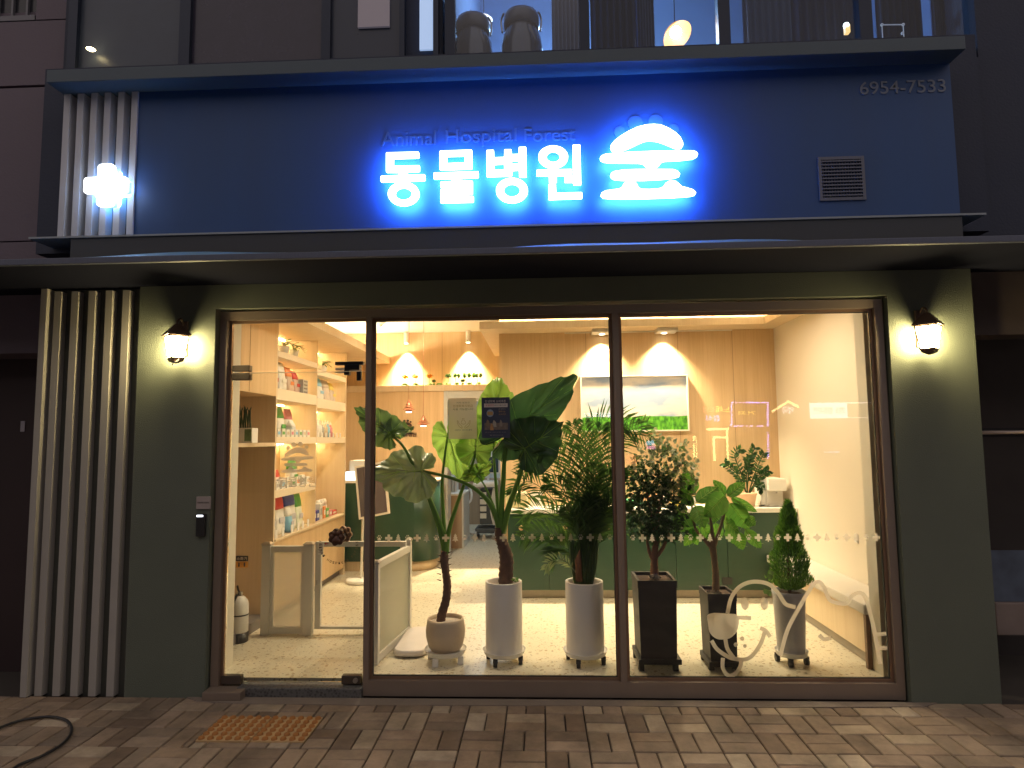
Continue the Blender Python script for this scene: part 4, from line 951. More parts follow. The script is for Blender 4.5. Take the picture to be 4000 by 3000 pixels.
obj('canvas', B(a.x+.008, b.x-.008, 2.592, 2.61, b.z+.008, a.z-.008), pic(), t)
bm = bmesh.new()
box(bm, a.x-.006, a.x+.0078, 2.575, 2.618, b.z-.006, a.z+.006); box(bm, b.x-.0078, b.x+.006, 2.575, 2.618, b.z-.006, a.z+.006); box(bm, a.x+.008, b.x-.008, 2.576, 2.618, b.z-.006, b.z+.0078); box(bm, a.x+.008, b.x-.008, 2.576, 2.618, a.z-.0078, a.z+.006)
obj('picture_frame', bm, mat('pale_frame', (.70, .62, .54), .4), t)

# ---- green counter
t = thing('green_counter', 'long dark green cabinet with a pale top along the back wall', 'counter', (1.07, 2.2, FZ))
xs = [-.345, .06, .762, 1.302, 1.80, 2.475]
for x0, x1 in zip(xs, xs[1:]): obj('cabinet_door', B(x0+.002, x1-.002, 2.200, 2.22, .165, .905, bev=.0015), M_green, t)
obj('carcass', B(-.345, 2.475, 2.222, 2.615, .16, .905), M_green, t)
obj('counter_top', B(-.36, 2.485, 2.185, 2.618, .906, .950, bev=.003), M_top, t)
obj('plinth', B(-.33, 2.475, 2.25, 2.60, FZ, .159), mat('plinth_light', (.50, .43, .34), .5), t)
for px in (2036, 2206, 2377):
    c = W(px, 2062, 2.19); bm = bmesh.new(); lathe(bm, [(0, -.012), (.022, -.010), (.026, 0), (.018, .012)], 0, 0, 20)
    bmesh.ops.transform(bm, matrix=Matrix.Translation((c.x, 2.188, c.z)) @ Matrix.Rotation(R(-90), 4, 'X'), verts=bm.verts); obj('knob', bm, mat('knob_wood', (.62, .38, .20), .4), t)
c = W(2930, 2300, 2.19)
a, b = W(2822, 2255, 2.19), W(2862, 2284, 2.19); obj('socket', B(a.x, b.x, 2.190, 2.1995, b.z, a.z, bev=.003), M_black, t)

# ---- reception desk with a rounded corner
t = thing('reception_desk', 'dark green reception desk with a rounded corner, white top and wood base', 'desk', (-1.83, 3.5, FZ))
def deskbody(z0, z1, inset, m, nm):
    x0, x1, y0, y1, r = -2.42, -1.285-inset, 3.5+inset, 4.20, .30
    lp = [(x0, y0), (x1-r, y0)] + [(x1-r+r*sin(a_*pi/24), y0+r-r*cos(a_*pi/24)) for a_ in range(1, 13)] + [(x1, y1), (x0, y1)]
    bm = bmesh.new(); lo = [bm.verts.new((x, y, z0)) for x, y in lp]; hi = [bm.verts.new((x, y, z1)) for x, y in lp]
    for k in range(len(lp)):
        f = bm.faces.new((lo[k], lo[(k+1) % len(lp)], hi[(k+1) % len(lp)], hi[k])); f.smooth = 1 < k < 14
    bm.faces.new(lo[::-1]); bm.faces.new(hi); return obj(nm, bm, m, t)
deskbody(.20, 1.135, 0, M_green, 'desk_body'); deskbody(1.136, 1.165, -.012, M_top, 'desk_top'); deskbody(FZ, .199, .03, M_wood2, 'base')
# papers and screen on the desk
a, b = W(1355, 1850, 3.7), W(1392, 1878, 3.7); tag(obj('card_terminal', B(a.x, b.x, 3.62, 3.70, 1.166, 1.166+.10, bev=.006), emit('screen_white', (.85, .92, 1), 1.1)), 'small bright screen on the reception desk beside the shelves', 'terminal')
a, b = W(1620, 1860, 3.6), W(1670, 1878, 3.6); tag(obj('paper_tray', B(a.x, b.x, 3.60, 3.85, 1.166, 1.192, bev=.004), M_white), 'low white paper tray on the reception desk', 'tray')
tag(obj('printer', B(-2.42, -2.20, 3.75, 4.1, 1.166, 1.40, bev=.02), mat('printer_beige', (.58, .54, .48), .5)), 'beige printer on the reception desk behind the shelves', 'printer')

# logo on the back wall
a = W(1587, 1672, 4.286); L4, T4 = emblem(a.x-.0, a.z, .215/1600)
M_logo = mat('logo_brown', (.045, .025, .02), .5)
t = thing('wall_logo', 'dark brown tree and paw logo over Korean lettering on the wood wall', 'logo', (a.x, 4.28, a.z-.2))
link('emblem', plate_mesh('emblem', L4+T4, 4.282, .012), M_logo, t)
a, b = W(1560, 1690, 4.28), W(1626, 1706, 4.28)
link('lettering', text_mesh('lettering', '동물병원', a.x, b.x, b.z, a.z, 4.281, .010, .004), M_logo, t)

# ---- pagoda pendants
M_cop = mat('pendant_copper', (.50, .20, .11), .35, .3, var=.15)
def pagoda(px, pyt, pyb, Y, lab, wpx):
    a, b = W(px, pyt, Y), W(px, pyb, Y); h = a.z-b.z; r = wpx*mpp(Y)/2
    t = thing('pendant_lamp', lab, 'lamp', (a.x, Y, b.z), 'copper pagoda pendants over the desk')
    bm = bmesh.new()
    for k, (rr_, z) in enumerate(((1, .22), (.72, .42), (.5, .6), (.30, .76))):
        lathe(bm, [(rr_*r*.62, z*h+.04*h), (rr_*r, z*h), (rr_*r*.98, z*h+.012*h), (rr_*r*.55, z*h+.15*h)], a.x, Y, 28, b.z)
    lathe(bm, [(r*.5, .10*h), (r*.52, .26*h), (r*.30, .40*h), (r*.2, .65*h), (r*.12, .9*h), (.004, h)], a.x, Y, 24, b.z)
    obj('tiered_shade', bm, M_cop, t)
    bm = bmesh.new(); lathe(bm, [(r*.44, .02*h), (r*.46, .16*h), (0, .17*h)], a.x, Y, 24, b.z); lathe(bm, [(0, .02*h), (r*.44, .02*h)], a.x, Y, 24, b.z); obj('diffuser', bm, emit('pendant_glow', (1, .86, .7), 2.2), t)
    bm = bmesh.new(); tube(bm, [(a.x, Y, a.z-.01), (a.x, Y, CZ)], .0025, 6); obj('cord', bm, M_cop, t)
    bm = bmesh.new(); lathe(bm, [(.04, 0), (.04, -.015), (0, -.02)], a.x, Y, 20, CZ); obj('canopy', bm, M_cop, t)
pagoda(1597, 1560, 1613, 3.3, 'copper pagoda pendant hanging higher, over the wall logo', 52)
pagoda(1654, 1621, 1667, 3.3, 'copper pagoda pendant hanging lower, right of the wall logo', 54)

# ---- miniature trees on the ledge
M_moss = leafmat('moss', (.05, .12, .02), (.12, .22, .04), .1, .8); M_orl = leafmat('orange_tuft', (.55, .28, .03), (.70, .42, .08), .3); M_grl = leafmat('green_tuft', (.03, .08, .02), (.08, .16, .04), .2)
def clump(bm, c, r, n, s, rd, flat=.8):
    for _ in range(n):
        v = Vector((rd.gauss(0, 1), rd.gauss(0, 1), rd.gauss(0, 1))).normalized()*r*rd.random()**.4; v.z *= flat
        a = Vector((rd.gauss(0, 1), rd.gauss(0, 1), rd.gauss(0, 1))).normalized(); b_ = a.cross(Vector((rd.gauss(0, 1), rd.gauss(0, 1), rd.gauss(0, 1)))).normalized()
        q = Vector(c)+v; ss = s*rd.uniform(.6, 1.3)
        bm.faces.new([bm.verts.new(q+a*ss), bm.verts.new(q+b_*ss*.6), bm.verts.new(q-a*ss), bm.verts.new(q-b_*ss*.6)])
ledz = 2.385
rd = random.Random(5)
minis = [(1582, 28, 'pale', 1), (1622, 28, 'orange', 1), (1677, 24, 'orange', 1), (1695, 12, 'tiny', 1), (1717, 28, 'moss', 0), (1751, 24, 'green', 1), (1785, 22, 'green', 2), (1808, 12, 'tiny', 2), (1833, 28, 'green', 3), (1870, 22, 'green', 2)]
labs = ['pale yellow miniature tree on a moss mound, leftmost on the ledge', 'orange and dark miniature tree, second from left on the ledge', 'spreading orange miniature tree right of the pendant cord', 'tiny low miniature shrub beside the spreading orange one', 'bare moss mound without a tree on the ledge', 'round dark green miniature tree right of the bare mound', 'pair of small pointed miniature trees right of the round dark one', 'tiny pair of sprouts between two miniature groves', 'widest green miniature tree with three tufts on the ledge', 'pair of cone miniature trees at the right end of the ledge']
for (px, wpx, kd, nt_), lb in zip(minis, labs):
    c = W(px, 1510, 4.36); wd_ = wpx*mpp(4.36)/2
    t = thing('miniature_tree', lb, 'miniature tree', (c.x, 4.36, ledz), 'miniature trees on the ledge')
    bm = bmesh.new(); lathe(bm, [(wd_, 0), (wd_*.95, .012), (wd_*.6, .03), (0, .036)], c.x, 4.36, 20, ledz); obj('moss_mound', bm, M_moss, t)
    if nt_:
        bm = bmesh.new(); bt = bmesh.new(); hh = .05 if kd == 'tiny' else .12
        for k in range(nt_):
            dx = 0 if nt_ == 1 else (k-(nt_-1)/2)*wd_*1.3
            tube(bt, [(c.x+dx*.5, 4.36, ledz+.025), (c.x+dx, 4.36, ledz+hh)], .004, 5)
            clump(bm, (c.x+dx, 4.36, ledz+hh+.01), wd_*(1.0 if nt_ == 1 else .55), 200, .014, rd, .65 if nt_ == 1 else 1.3)
        obj('trunk', bt, mat('mini_bark', (.14, .08, .04), .8), t); obj('crown', bm, {'orange': M_orl, 'pale': M_orl}.get(kd, M_grl), t)

# ---- left wall: cabinets and shelving (front plane x = XF)
XF = -2.35; YS = [1.36, 2.375, 3.37]
t = thing('wall_shelving', 'tall light wood wall unit with lit shelves left of the room', 'shelving unit', (-2.5, 2.3, FZ))
bm = bmesh.new(); box(bm, -2.745, XF, .345, 1.33, 2.05, 2.71); obj('upper_cabinet', bm, M_wood, t)
bm = bmesh.new(); box(bm, XF, XF+.0015, .80, .803, 2.055, 2.705); obj('cabinet_gap', bm, MATS['seam'], t)
bm = bmesh.new(); box(bm, -2.745, XF, .345, 1.33, 1.608, 1.64); obj('niche_shelf', bm, M_wood2, t)
bm = bmesh.new(); box(bm, -2.745, XF, 1.331, 1.359, FZ, 2.71); box(bm, -2.745, XF-.002, 2.366, 2.384, .80, 2.71); box(bm, -2.745, XF, 3.36, 3.39, FZ, 2.71); obj('upright', bm, M_wood2, t)
bm = bmesh.new(); box(bm, -2.748, -2.73, .345, 3.36, .17, 2.71); obj('back_panel', bm, M_wood, t)
bm = bmesh.new(); box(bm, -2.728, XF-.003, 1.36, 3.359, .16, .768); obj('base_cabinet', bm, M_wood, t)
bm = bmesh.new(); box(bm, -2.728, XF+.01, 1.360, 3.358, .769, .792, bev=.003); obj('base_ledge', bm, M_wood2, t)
bm = bmesh.new(); box(bm, -2.72, XF-.05, .346, 3.36, FZ, .159); obj('plinth', bm, mat('dark_plinth', (.16, .14, .13), .6), t)
M_shelf = mat('shelf_cream', (.78, .66, .50), .45, var=.03)
SH = [(1.36, 2.366, 2.412, 2.468), (2.384, 3.36, 2.35, 2.405), (1.36, 2.366, 2.024, 2.125), (2.384, 3.36, 2.0, 2.10), (1.36, 2.366, 1.625, 1.69), (2.384, 3.36, 1.625, 1.69), (1.36, 2.366, 1.15, 1.215)]
M_strip = emit('shelf_led', (1, .74, .34), 42)
for y0, y1, z0, z1 in SH:
    s = obj('shelf', B(-2.729, XF-.001, y0+.0005, y1-.0005, z0, z1, bev=.002), M_shelf, t)
    obj('led_strip', B(-2.70, -2.685, y0+.03, y1-.03, z0-.008, z0-.0005), M_strip, s)
for y0, y1 in ((1.36, 2.366), (2.384, 3.36)): obj('led_strip', B(-2.70, -2.685, y0+.03, y1-.03, 2.70, 2.708), M_strip, t)
# products ---------------------------------------------------------
PCOL = {}
def pm(col, r=.45):
    k = 'pack_%02d%02d%02d' % tuple(int(c*99) for c in col)
    return mat(k, col, r, var=.12, scale=30)
def bag(name, x, y, z, wd_, h, d, top, body, lab, grp, tilt=0, window=None):
    """stand-up pouch facing +x"""
    t = thing(name, lab, 'bag', (x, y, z), grp)
    def shell(z0, z1, n, grow=0):
        bm = bmesh.new(); rings = []
        for i in range(n+1):
            q = (z0+(z1-z0)*i/n); th = d/2*max(.04, (1-(q*1.02)**3))*(.9+.1*sin(q*9)); ww = wd_/2*(1-.05*sin(pi*q)) + grow; th += grow
            lean = tilt*q*h; ring = []
            for k in range(16):
                a_ = 2*pi*k/16; ca, sa = cos(a_), sin(a_)
                ring.append(bm.verts.new((x+lean+th*(abs(ca)**.6)*(1 if ca > 0 else -1), y+ww*(abs(sa)**.35)*(1 if sa > 0 else -1), z+q*h)))
            rings.append(ring)
        for a_, b_ in zip(rings, rings[1:]):
            for k in range(16): bm.faces.new((a_[k], a_[(k+1) % 16], b_[(k+1) % 16], b_[k])).smooth = True
        bm.faces.new(rings[0][::-1]); bm.faces.new(rings[-1]); return bm
    obj('pouch', shell(0, 1, 10), pm(body), t)
    obj('top_band', shell(.62, 1.0, 4, .0012), pm(top), t)
    obj('label_patch', B(x+d*.50, x+d*.50+.003, y-wd_*.28, y+wd_*.28, z+h*.28, z+h*.42), pm(window or top), t)
    return t
def carton(name, x, y, z, wd_, h, d, c1, c2, lab, grp, cat='box'):
    t = thing(name, lab, cat, (x, y, z), grp)
    obj('carton', B(x-d/2, x+d/2, y-wd_/2, y+wd_/2, z+.0005, z+h, bev=.002), pm(c1), t)
    obj('label_patch', B(x+d/2, x+d/2+.0015, y-wd_*.35, y+wd_*.35, z+h*.3, z+h*.7), pm(c2), t)
    return t
Wt, Cr, Bl, Gr, Rd, Nv, Pk, Or, Pu, Gy, Sk, Ye = (.75, .72, .66), (.62, .50, .36), (.10, .25, .50), (.10, .35, .08), (.55, .05, .04), (.05, .07, .28), (.65, .25, .28), (.75, .25, .08), (.20, .08, .35), (.40, .40, .38), (.25, .50, .70), (.75, .60, .15)
X = XF-.12
rowA = [(1.47, .19, .33, Gr, Wt, 'green topped white'), (1.68, .21, .37, Rd, Wt, 'red topped white'), (1.93, .27, .38, Nv, Wt, 'large navy topped white'), (1.83, .11, .24, Wt, Sk, 'sky blue'), (2.16, .15, .33, Gr, (.72, .76, .62), 'pale green')]
for y, wd_, h, tp, bd, nm in rowA: bag('food_bag', X+(.04 if nm == 'sky blue' else 0), y, .793, wd_, h, .11, tp, bd, nm+' pet food bag on the lowest lit shelf', 'pet food bags on the shelves', window=(.5, .5, .55))
for i, y in enumerate((1.42, 1.57, 1.78, 1.94, 2.06, 2.2)):
    tag(obj('price_card', B(XF-.012, XF-.009, y-.026, y+.026, .793, .865), pm((.78, .76, .72))), ORD[i]+' white price card from the left on the lowest shelf', 'price card', 'price cards on the shelves')
# right bay of the low ledge
for i, (y, wd_, h, c1, c2, nm) in enumerate(((2.44, .12, .20, Wt, Pu, 'white tray box with a purple bottle print'), (2.57, .07, .12, Pu, Wt, 'purple box'), (2.66, .07, .11, Nv, Wt, 'navy box'), (2.76, .08, .17, Wt, Gy, 'tall white box'), (2.87, .07, .13, Or, Wt, 'orange box'), (2.97, .09, .10, Gr, Wt, 'dark green box'), (3.08, .10, .07, Pk, Wt, 'pink box'), (3.22, .15, .05, Rd, Wt, 'flat dark red box'))):
    carton('small_box', X, y, .793, wd_, h, .10, c1, c2, nm+' on the low ledge beyond the food bags', 'small boxes on the low ledge')
for i, y in enumerate((3.05, 3.15, 3.25)):
    t_ = bmesh.new(); lathe(t_, [(0, 0), (.03, 0), (.03, .05), (.022, .055), (.022, .07), (0, .07)], X-.09, y, 16, .793+.11)
    lathe(t_, [(0, 0), (.035, 0), (.035, .108), (0, .108)], X-.09, y, 12, .7935)
    tag(obj('white_jar', t_, pm(Wt)), ORD[i]+' little white jar from the left at the far end of the low ledge', 'jar', 'white jars on the low ledge')
carton('hanging_pack', XF-.36, 2.50, 1.0, .16, .17, .03, Wt, Cr, 'white hanging pack with a brown print on the back panel', 'hanging packs')
# second lit shelf (z 1.215)
for y, wd_, h, tp, bd, nm in ((1.46, .16, .20, Pk, (.5, .45, .65), 'lilac'), (1.62, .13, .17, Rd, (.74, .6, .55), 'pink and red'), (2.02, .17, .26, Gr, Wt, 'white and green')):
    bag('food_bag', X, y, 1.216, wd_, h, .10, tp, bd, nm+' pouch behind the frosted door emblem', 'pouches on the second shelf')
for i, (y, c2) in enumerate(((1.48, Gy), (1.60, Sk), (1.72, Cr), (1.84, Gr), (1.96, Or), (2.09, Gy), (2.22, Cr))):
    carton('small_box', XF-.05, y, 1.216, .085, .075+.012*(i % 3), .05, Wt, c2, ORD[i]+' small white carton from the left on the shelf behind the door lettering', 'small cartons on the second shelf')
# hanging treat packs in the right bay
for i in range(4):
    bag('treat_pack', XF-.22+.01*i, 2.46+.055*i, 1.30, .05 if i < 3 else .10, .30, .03, Wt if i < 3 else Pk, Cr if i < 3 else (.6, .45, .42), ORD[i]+' slim hanging treat pack in the right bay', 'hanging treat packs')
# third shelf (z 1.69)
for y, wd_, h, tp, bd, nm in ((1.43, .13, .24, Nv, Nv, 'dark navy'), (1.56, .20, .31, Sk, Wt, 'white and sky blue'), (1.78, .17, .29, Gr, Wt, 'white and dark green'), (2.00, .16, .28, Pk, Wt, 'white and red-topped'), (1.90, .10, .16, Wt, (.58, .60, .58), 'grey')):
    bag('food_bag', X-(.05 if nm != 'grey' else -.03), y, 1.691, wd_, h, .12, tp, bd, nm+' food bag on the middle shelf, left bay', 'food bags on the middle shelf')
for i in range(8):
    carton('small_box', XF-.03, 1.45+.105*i, 1.691, .07, .07, .03, Wt, (Sk, Gr, Cr, Pk)[i % 4], ORD[i]+' white card box from the left on the middle shelf, left bay', 'card boxes on the middle shelf')
M_bot = pm(Wt, .3)
for i, (y, r_, h, c) in enumerate(((2.47, .028, .16, Wt), (2.56, .018, .12, Pk), (2.66, .032, .17, Wt), (2.74, .030, .16, Wt), (2.84, .022, .14, Gy), (2.93, .03, .15, Cr), (3.02, .026, .15, Sk), (3.11, .026, .14, Pk))):
    bm = bmesh.new(); lathe(bm, [(0, 0), (r_, 0), (r_, h*.75), (r_*.5, h*.84), (r_*.45, h), (0, h)], XF-.10, y, 18, 1.6905)
    t_ = thing('bottle', ORD[i]+' grooming bottle from the left on the middle shelf, right bay', 'bottle', (XF-.10, y, 1.691), 'grooming bottles'); obj('bottle_body', bm, pm(c), t_)
    bm = bmesh.new(); lathe(bm, [(r_*.5, h+.0005), (r_*.5, h+.02), (.005, h+.022), (.005, h+.04), (0, h+.04)], XF-.10, y, 14, 1.6905); obj('cap', bm, pm(Wt), t_)
for i in range(7):
    tag(obj('price_card', B(XF-.012, XF-.009, 2.43+.125*i, 2.47+.125*i, 1.6905, 1.74), pm((.78, .76, .72))), ORD[i]+' white price card from the left below the grooming bottles', 'price card', 'price cards on the shelves')
# fourth shelf (z 2.125)
for y, wd_, h, tp, bd, nm in ((1.47, .17, .25, (.4, .08, .08), (.5, .42, .40), 'dark red'), (1.66, .17, .27, Wt, Wt, 'plain white'), (1.85, .14, .24, Or, (.6, .45, .35), 'orange'), (2.01, .13, .22, Rd, (.6, .45, .38), 'red and beige')):
    bag('food_bag', X, y, 2.126, wd_, h, .12, tp, bd, nm+' food bag on the high shelf, left bay', 'food bags on the high shelf')
for i, (y, wd_, h, tp, bd, nm) in enumerate(((2.50, .17, .25, Wt, Wt, 'white'), (2.70, .17, .24, Sk, Wt, 'blue swirled'), (2.92, .20, .24, (.6, .5, .42), (.62, .52, .45), 'plain beige'), (3.12, .15, .22, Ye, (.62, .52, .45), 'yellow striped'))):
    bag('food_bag', X, y, 2.101, wd_, h, .12, tp, bd, nm+' food bag on the high shelf, right bay', 'food bags on the high shelf')
for i in range(4):
    carton('small_box', XF-.06, 2.12+.0, 2.1255+.036*i, .13, .035, .06, Gy, (.15, .12, .10), ORD[i]+' flat tin from the bottom of the stack at the end of the high shelf', 'stacked tins')
# trailing greenery on the top shelf
def sprig(y, z, n, lab, seed):
    rd_ = random.Random(seed); t_ = thing('trailing_plant', lab, 'plant', (XF-.1, y, z), 'trailing plants on the top shelf')
    bm = bmesh.new(); lathe(bm, [(0, 0), (.045, 0), (.06, .09), (.055, .09), (.05, .08), (0, .08)], XF-.12, y, 18, z); obj('pot', bm, pm(Wt), t_)
    bs = bmesh.new(); bl = bmesh.new()
    for k in range(n):
        a_ = rd_.uniform(-1.3, 1.3); L_ = rd_.uniform(.08, .17); p0 = Vector((XF-.12, y, z+.08)); p1 = p0+Vector((.03, sin(a_)*L_*.6, .06)); p2 = p0+Vector((.06+.03*rd_.random(), sin(a_)*L_, rd_.uniform(-.0, .07)))
        tube(bs, [p0, p1, p2], .002, 4)
        s = rd_.uniform(.02, .038); d = (p2-p1).normalized(); sd = Vector((.2, 0, 1)).cross(d).normalized()
        bl.faces.new([bl.verts.new(p2-d*s*.5), bl.verts.new(p2+sd*s*.6), bl.verts.new(p2+d*s), bl.verts.new(p2-sd*s*.6)])
    obj('stem', bs, M_grl, t_); obj('foliage', bl, M_moss, t_)
sprig(1.47, 2.469, 12, 'trailing plant nearest the window on the top shelf', 1); sprig(1.75, 2.469, 14, 'trailing plant second from the window on the top shelf', 2); sprig(2.0, 2.469, 12, 'trailing plant third from the window on the top shelf', 3); sprig(2.50, 2.406, 12, 'trailing plant just beyond the upright on the top shelf', 4); sprig(2.85, 2.406, 14, 'trailing plant at the far end of the top shelf', 5)
# planter in the open niche
t = thing('tube_planter', 'square white planter with upright dark green stalks in the wood niche', 'plant', (-2.5, .95, 1.641))
a, b = W(921, 1685, .85), W(990, 1732, .85)
obj('planter', B(a.x, b.x, .82, .93, 1.6405, 1.6405+.12, bev=.003), M_white, t)
a2 = W(956, 1690, .82); obj('picture_face', B(a2.x, b.x-.006, .815, .8195, 1.655, 1.75), mat('green_print', (.14, .22, .10), .5, var=.6, scale=30), t)
bm = bmesh.new()
for k in range(11):
    x = a.x+.015+(b.x-a.x-.05)*k/10; tube(bm, [(x, .86+.03*(k % 2), 1.76), (x+rd.uniform(-.01, .012), .86, 1.76+rd.uniform(.12, .15)), (x+rd.uniform(-.012, .02), .86, 1.76+rd.uniform(.165, .19))], [.0065, .006, .0015], 6)
obj('stalk', bm, leafmat('stalk_green', (.02, .05, .02), (.05, .10, .04), .1), t)
# fire extinguisher and its sign
t = thing('fire_extinguisher', 'white fire extinguisher with black base and hose standing by the wood panel', 'fire extinguisher', (-2.40, .85, FZ))
bm = bmesh.new(); lathe(bm, [(.062, .075), (.067, .08), (.067, .285), (.060, .315), (.035, .345), (.018, .352), (0, .352)], -2.405, .85, 32, FZ); obj('cylinder', bm, M_white, t)
bm = bmesh.new(); lathe(bm, [(0, .0), (.066, .0), (.069, .004), (.068, .076), (.0, .076)], -2.405, .85, 32, FZ); obj('base', bm, M_black, t)
bm = bmesh.new(); box(bm, -2.42, -2.39, .835, .865, FZ+.352, FZ+.385, bev=.003); obj('valve', bm, M_steel, t)
bm = bmesh.new(); tube(bm, [(-2.405, .83, FZ+.39), (-2.40, .80, FZ+.415), (-2.39, .77, FZ+.445)], .008, 6); tube(bm, [(-2.405, .83, FZ+.385), (-2.39, .79, FZ+.375)], .006, 6); obj('handle', bm, M_black, t)
bm = bmesh.new(); tube(bm, spline([(-2.405, .80, FZ+.375), (-2.42, .775, FZ+.32), (-2.455, .772, FZ+.20), (-2.475, .775, FZ+.08)]), .010, 8); obj('hose', bm, M_black, t)
bm = bmesh.new(); lathe(bm, [(.0685, .205), (.0695, .21), (.0685, .215)], -2.405, .85, 32, FZ); obj('strap', bm, M_black, t)
a, b = W(921, 2172, 1.32), W(967, 2192, 1.32); t = thing('extinguisher_sign', 'black and orange extinguisher sign on the wood panel', 'sign', ((a.x+b.x)/2, 1.32, b.z))
obj('sign_plate', B(a.x, b.x, 1.322, 1.330, b.z, a.z), M_black, t); link('sign_text', text_mesh('sign_text', '소화기', a.x+.008, b.x-.008, b.z+.008, a.z-.008, 1.3205, .0008, .002), M_white, t)
a, b = W(921, 2194, 1.32), W(967, 2217, 1.32); obj('orange_plate', B(a.x, b.x, 1.322, 1.330, b.z, a.z), mat('sign_orange', (.75, .38, .06), .5), t)
bm = bmesh.new()
for u in (.27, .73): tube(bm, [(a.x+(b.x-a.x)*u, 1.3208, b.z+.008), (a.x+(b.x-a.x)*u, 1.3208, a.z-.008)], .006, 6)
obj('pictogram', bm, M_black, t)

# ---- pet fence and gate
M_fr = mat('fence_frame', (.66, .63, .57), .4, var=.03); M_frp = vinyl('fence_panel', (.70, .68, .60), .45, .6)
def post(nm, x0, x1, y0, y1, z1, par):
    o = obj(nm, B(x0, x1, y0, y1, FZ+.001, z1, bev=.003), M_fr, par)
    bm = bmesh.new(); q = [(x0-.006, y0-.006), (x1+.006, y0-.006), (x1+.006, y1+.006), (x0-.006, y1+.006)]
    lo = [bm.verts.new((x, y, z1+.001)) for x, y in q]; mi = [bm.verts.new((x, y, z1+.008)) for x, y in q]; cx, cy = (x0+x1)/2, (y0+y1)/2
    hi = [bm.verts.new((cx+(x-cx)*.55, cy+(y-cy)*.55, z1+.024)) for x, y in q]
    bm.faces.new(lo)
    for p_, q_ in ((lo, mi), (mi, hi)):
        for k in range(4): bm.faces.new((p_[k], p_[(k+1) % 4], q_[(k+1) % 4], q_[k]))
    bm.faces.new(hi); obj('post_cap', bm, M_steel, o)
t = thing('pet_fence', 'short white fence panel with a pale infill beside the wood wall', 'fence', (-2.09, 1.02, FZ))
post('post', -2.305, -2.233, 1.0, 1.06, .80, t); post('post', -1.955, -1.882, 1.0, 1.06, .80, t)
bm = bmesh.new(); box(bm, -2.232, -1.956, 1.01, 1.05, .745, .79); box(bm, -2.232, -1.956, 1.01, 1.05, FZ+.01, .145); box(bm, -2.232, -2.21, 1.015, 1.045, .146, .744); box(bm, -1.978, -1.956, 1.015, 1.045, .146, .744); obj('rail', bm, M_fr, t)
obj('infill', B(-2.209, -1.979, 1.027, 1.031, .146, .744), M_frp, t)
t = thing('pet_gate', 'white framed pet gate with a clear opening, closed between two fences', 'gate', (-1.5, 1.04, FZ))
bm = bmesh.new(); box(bm, -1.862, -1.815, 1.01, 1.05, .13, .825, bev=.002); box(bm, -1.16, -1.115, 1.01, 1.05, .13, .825, bev=.002); box(bm, -1.814, -1.161, 1.012, 1.048, .785, .825); box(bm, -1.814, -1.161, 1.012, 1.048, .13, .15); obj('gate_frame', bm, M_fr, t)
a = W(1240, 2275, 1.0); obj('latch', B(a.x-.012, a.x+.004, .995, 1.009, a.z-.02, a.z+.02, bev=.002), M_steel, t)
a, b = W(1242, 2120, 1.0), W(1262, 2168, 1.0); sg = obj('notice_strip', B(a.x, b.x, 1.003, 1.009, b.z, a.z), M_white, t)
for k, ch in enumerate('문꼭닫아'):
    zt = a.z-.012-(a.z-b.z-.02)*k/4; link('strip_text', text_mesh('strip_text', ch, a.x+.006, b.x-.008, zt-.013, zt, 1.0025, .0005, .001), M_black, sg)
bm = bmesh.new(); c = W(1268, 2124, .995); 
v = [bm.verts.new(q) for q in ((c.x-.006, .998, c.z), (c.x+.012, .998, c.z+.010), (c.x+.012, .998, c.z-.010))]; bm.faces.new(v); v = [bm.verts.new(q) for q in ((c.x+.012, .998, c.z+.003), (c.x+.03, .998, c.z+.003), (c.x+.03, .998, c.z-.003), (c.x+.012, .998, c.z-.003))]; bm.faces.new(v)
obj('red_arrow', bm, pm(Rd), t)
t = thing('pet_fence', 'white fence panel running inward from the window left of the plants', 'fence', (-1.15, .7, FZ))
post('post', -1.222, -1.165, .33, .385, .775, t); post('post', -1.125, -1.085, 1.06, 1.12, .82, t)
bm = bmesh.new()
def slant(z0, z1, hw=.018):
    a_, b_ = Vector((-1.185, .386, 0)), Vector((-1.105, 1.059, 0)); n_ = Vector((.993, -.118, 0))
    vs = [bm.verts.new(Vector((p.x, p.y, z))+n_*s) for p in (a_, b_) for z in (z0, z1) for s in (-hw, hw)]
    for f in ((0, 1, 3, 2), (4, 6, 7, 5), (0, 2, 6, 4), (1, 5, 7, 3), (2, 3, 7, 6), (0, 4, 5, 1)): bm.faces.new([vs[k] for k in f])
slant(.735, .785); slant(FZ+.01, .14); obj('rail', bm, M_fr, t)
bm = bmesh.new(); slant(.141, .734, .003); obj('infill', bm, vinyl('fence_panel2', (.66, .68, .60), .25, .6), t)

# ---- portable screen on a stand, scale, bench
t = thing('portable_screen', 'portrait screen in a white frame on a round-footed stand before the desk', 'screen', (-2.04, 2.9, FZ))
c0, c1, c2 = W(1384, 1822, 2.85), W(1402, 2030, 2.85), W(1514, 2010, 2.85); ex = (c2-c1); ez = (c0-c1)
def quad(o0, u0, u1, v0, v1, y0, y1):
    bm = bmesh.new(); vs = []
    for yy in (y0, y1):
        for u, v in ((u0, v0), (u1, v0), (u1, v1), (u0, v1)):
            p = c1+ex*u+ez*v; vs.append(bm.verts.new((p.x, yy+.10*u, p.z)))
    for f in ((0, 1, 2, 3), (7, 6, 5, 4), (0, 4, 5, 1), (1, 5, 6, 2), (2, 6, 7, 3), (3, 7, 4, 0)): bm.faces.new([vs[k] for k in f])
    return bm
obj('frame', quad(0, 0, 1, 0, 1, 2.85, 2.88), mat('screen_frame', (.78, .68, .55), .4), t); obj('display', quad(0, .07, .93, .04, .96, 2.846, 2.8485), mat('off_display', (.10, .075, .07), .2), t)
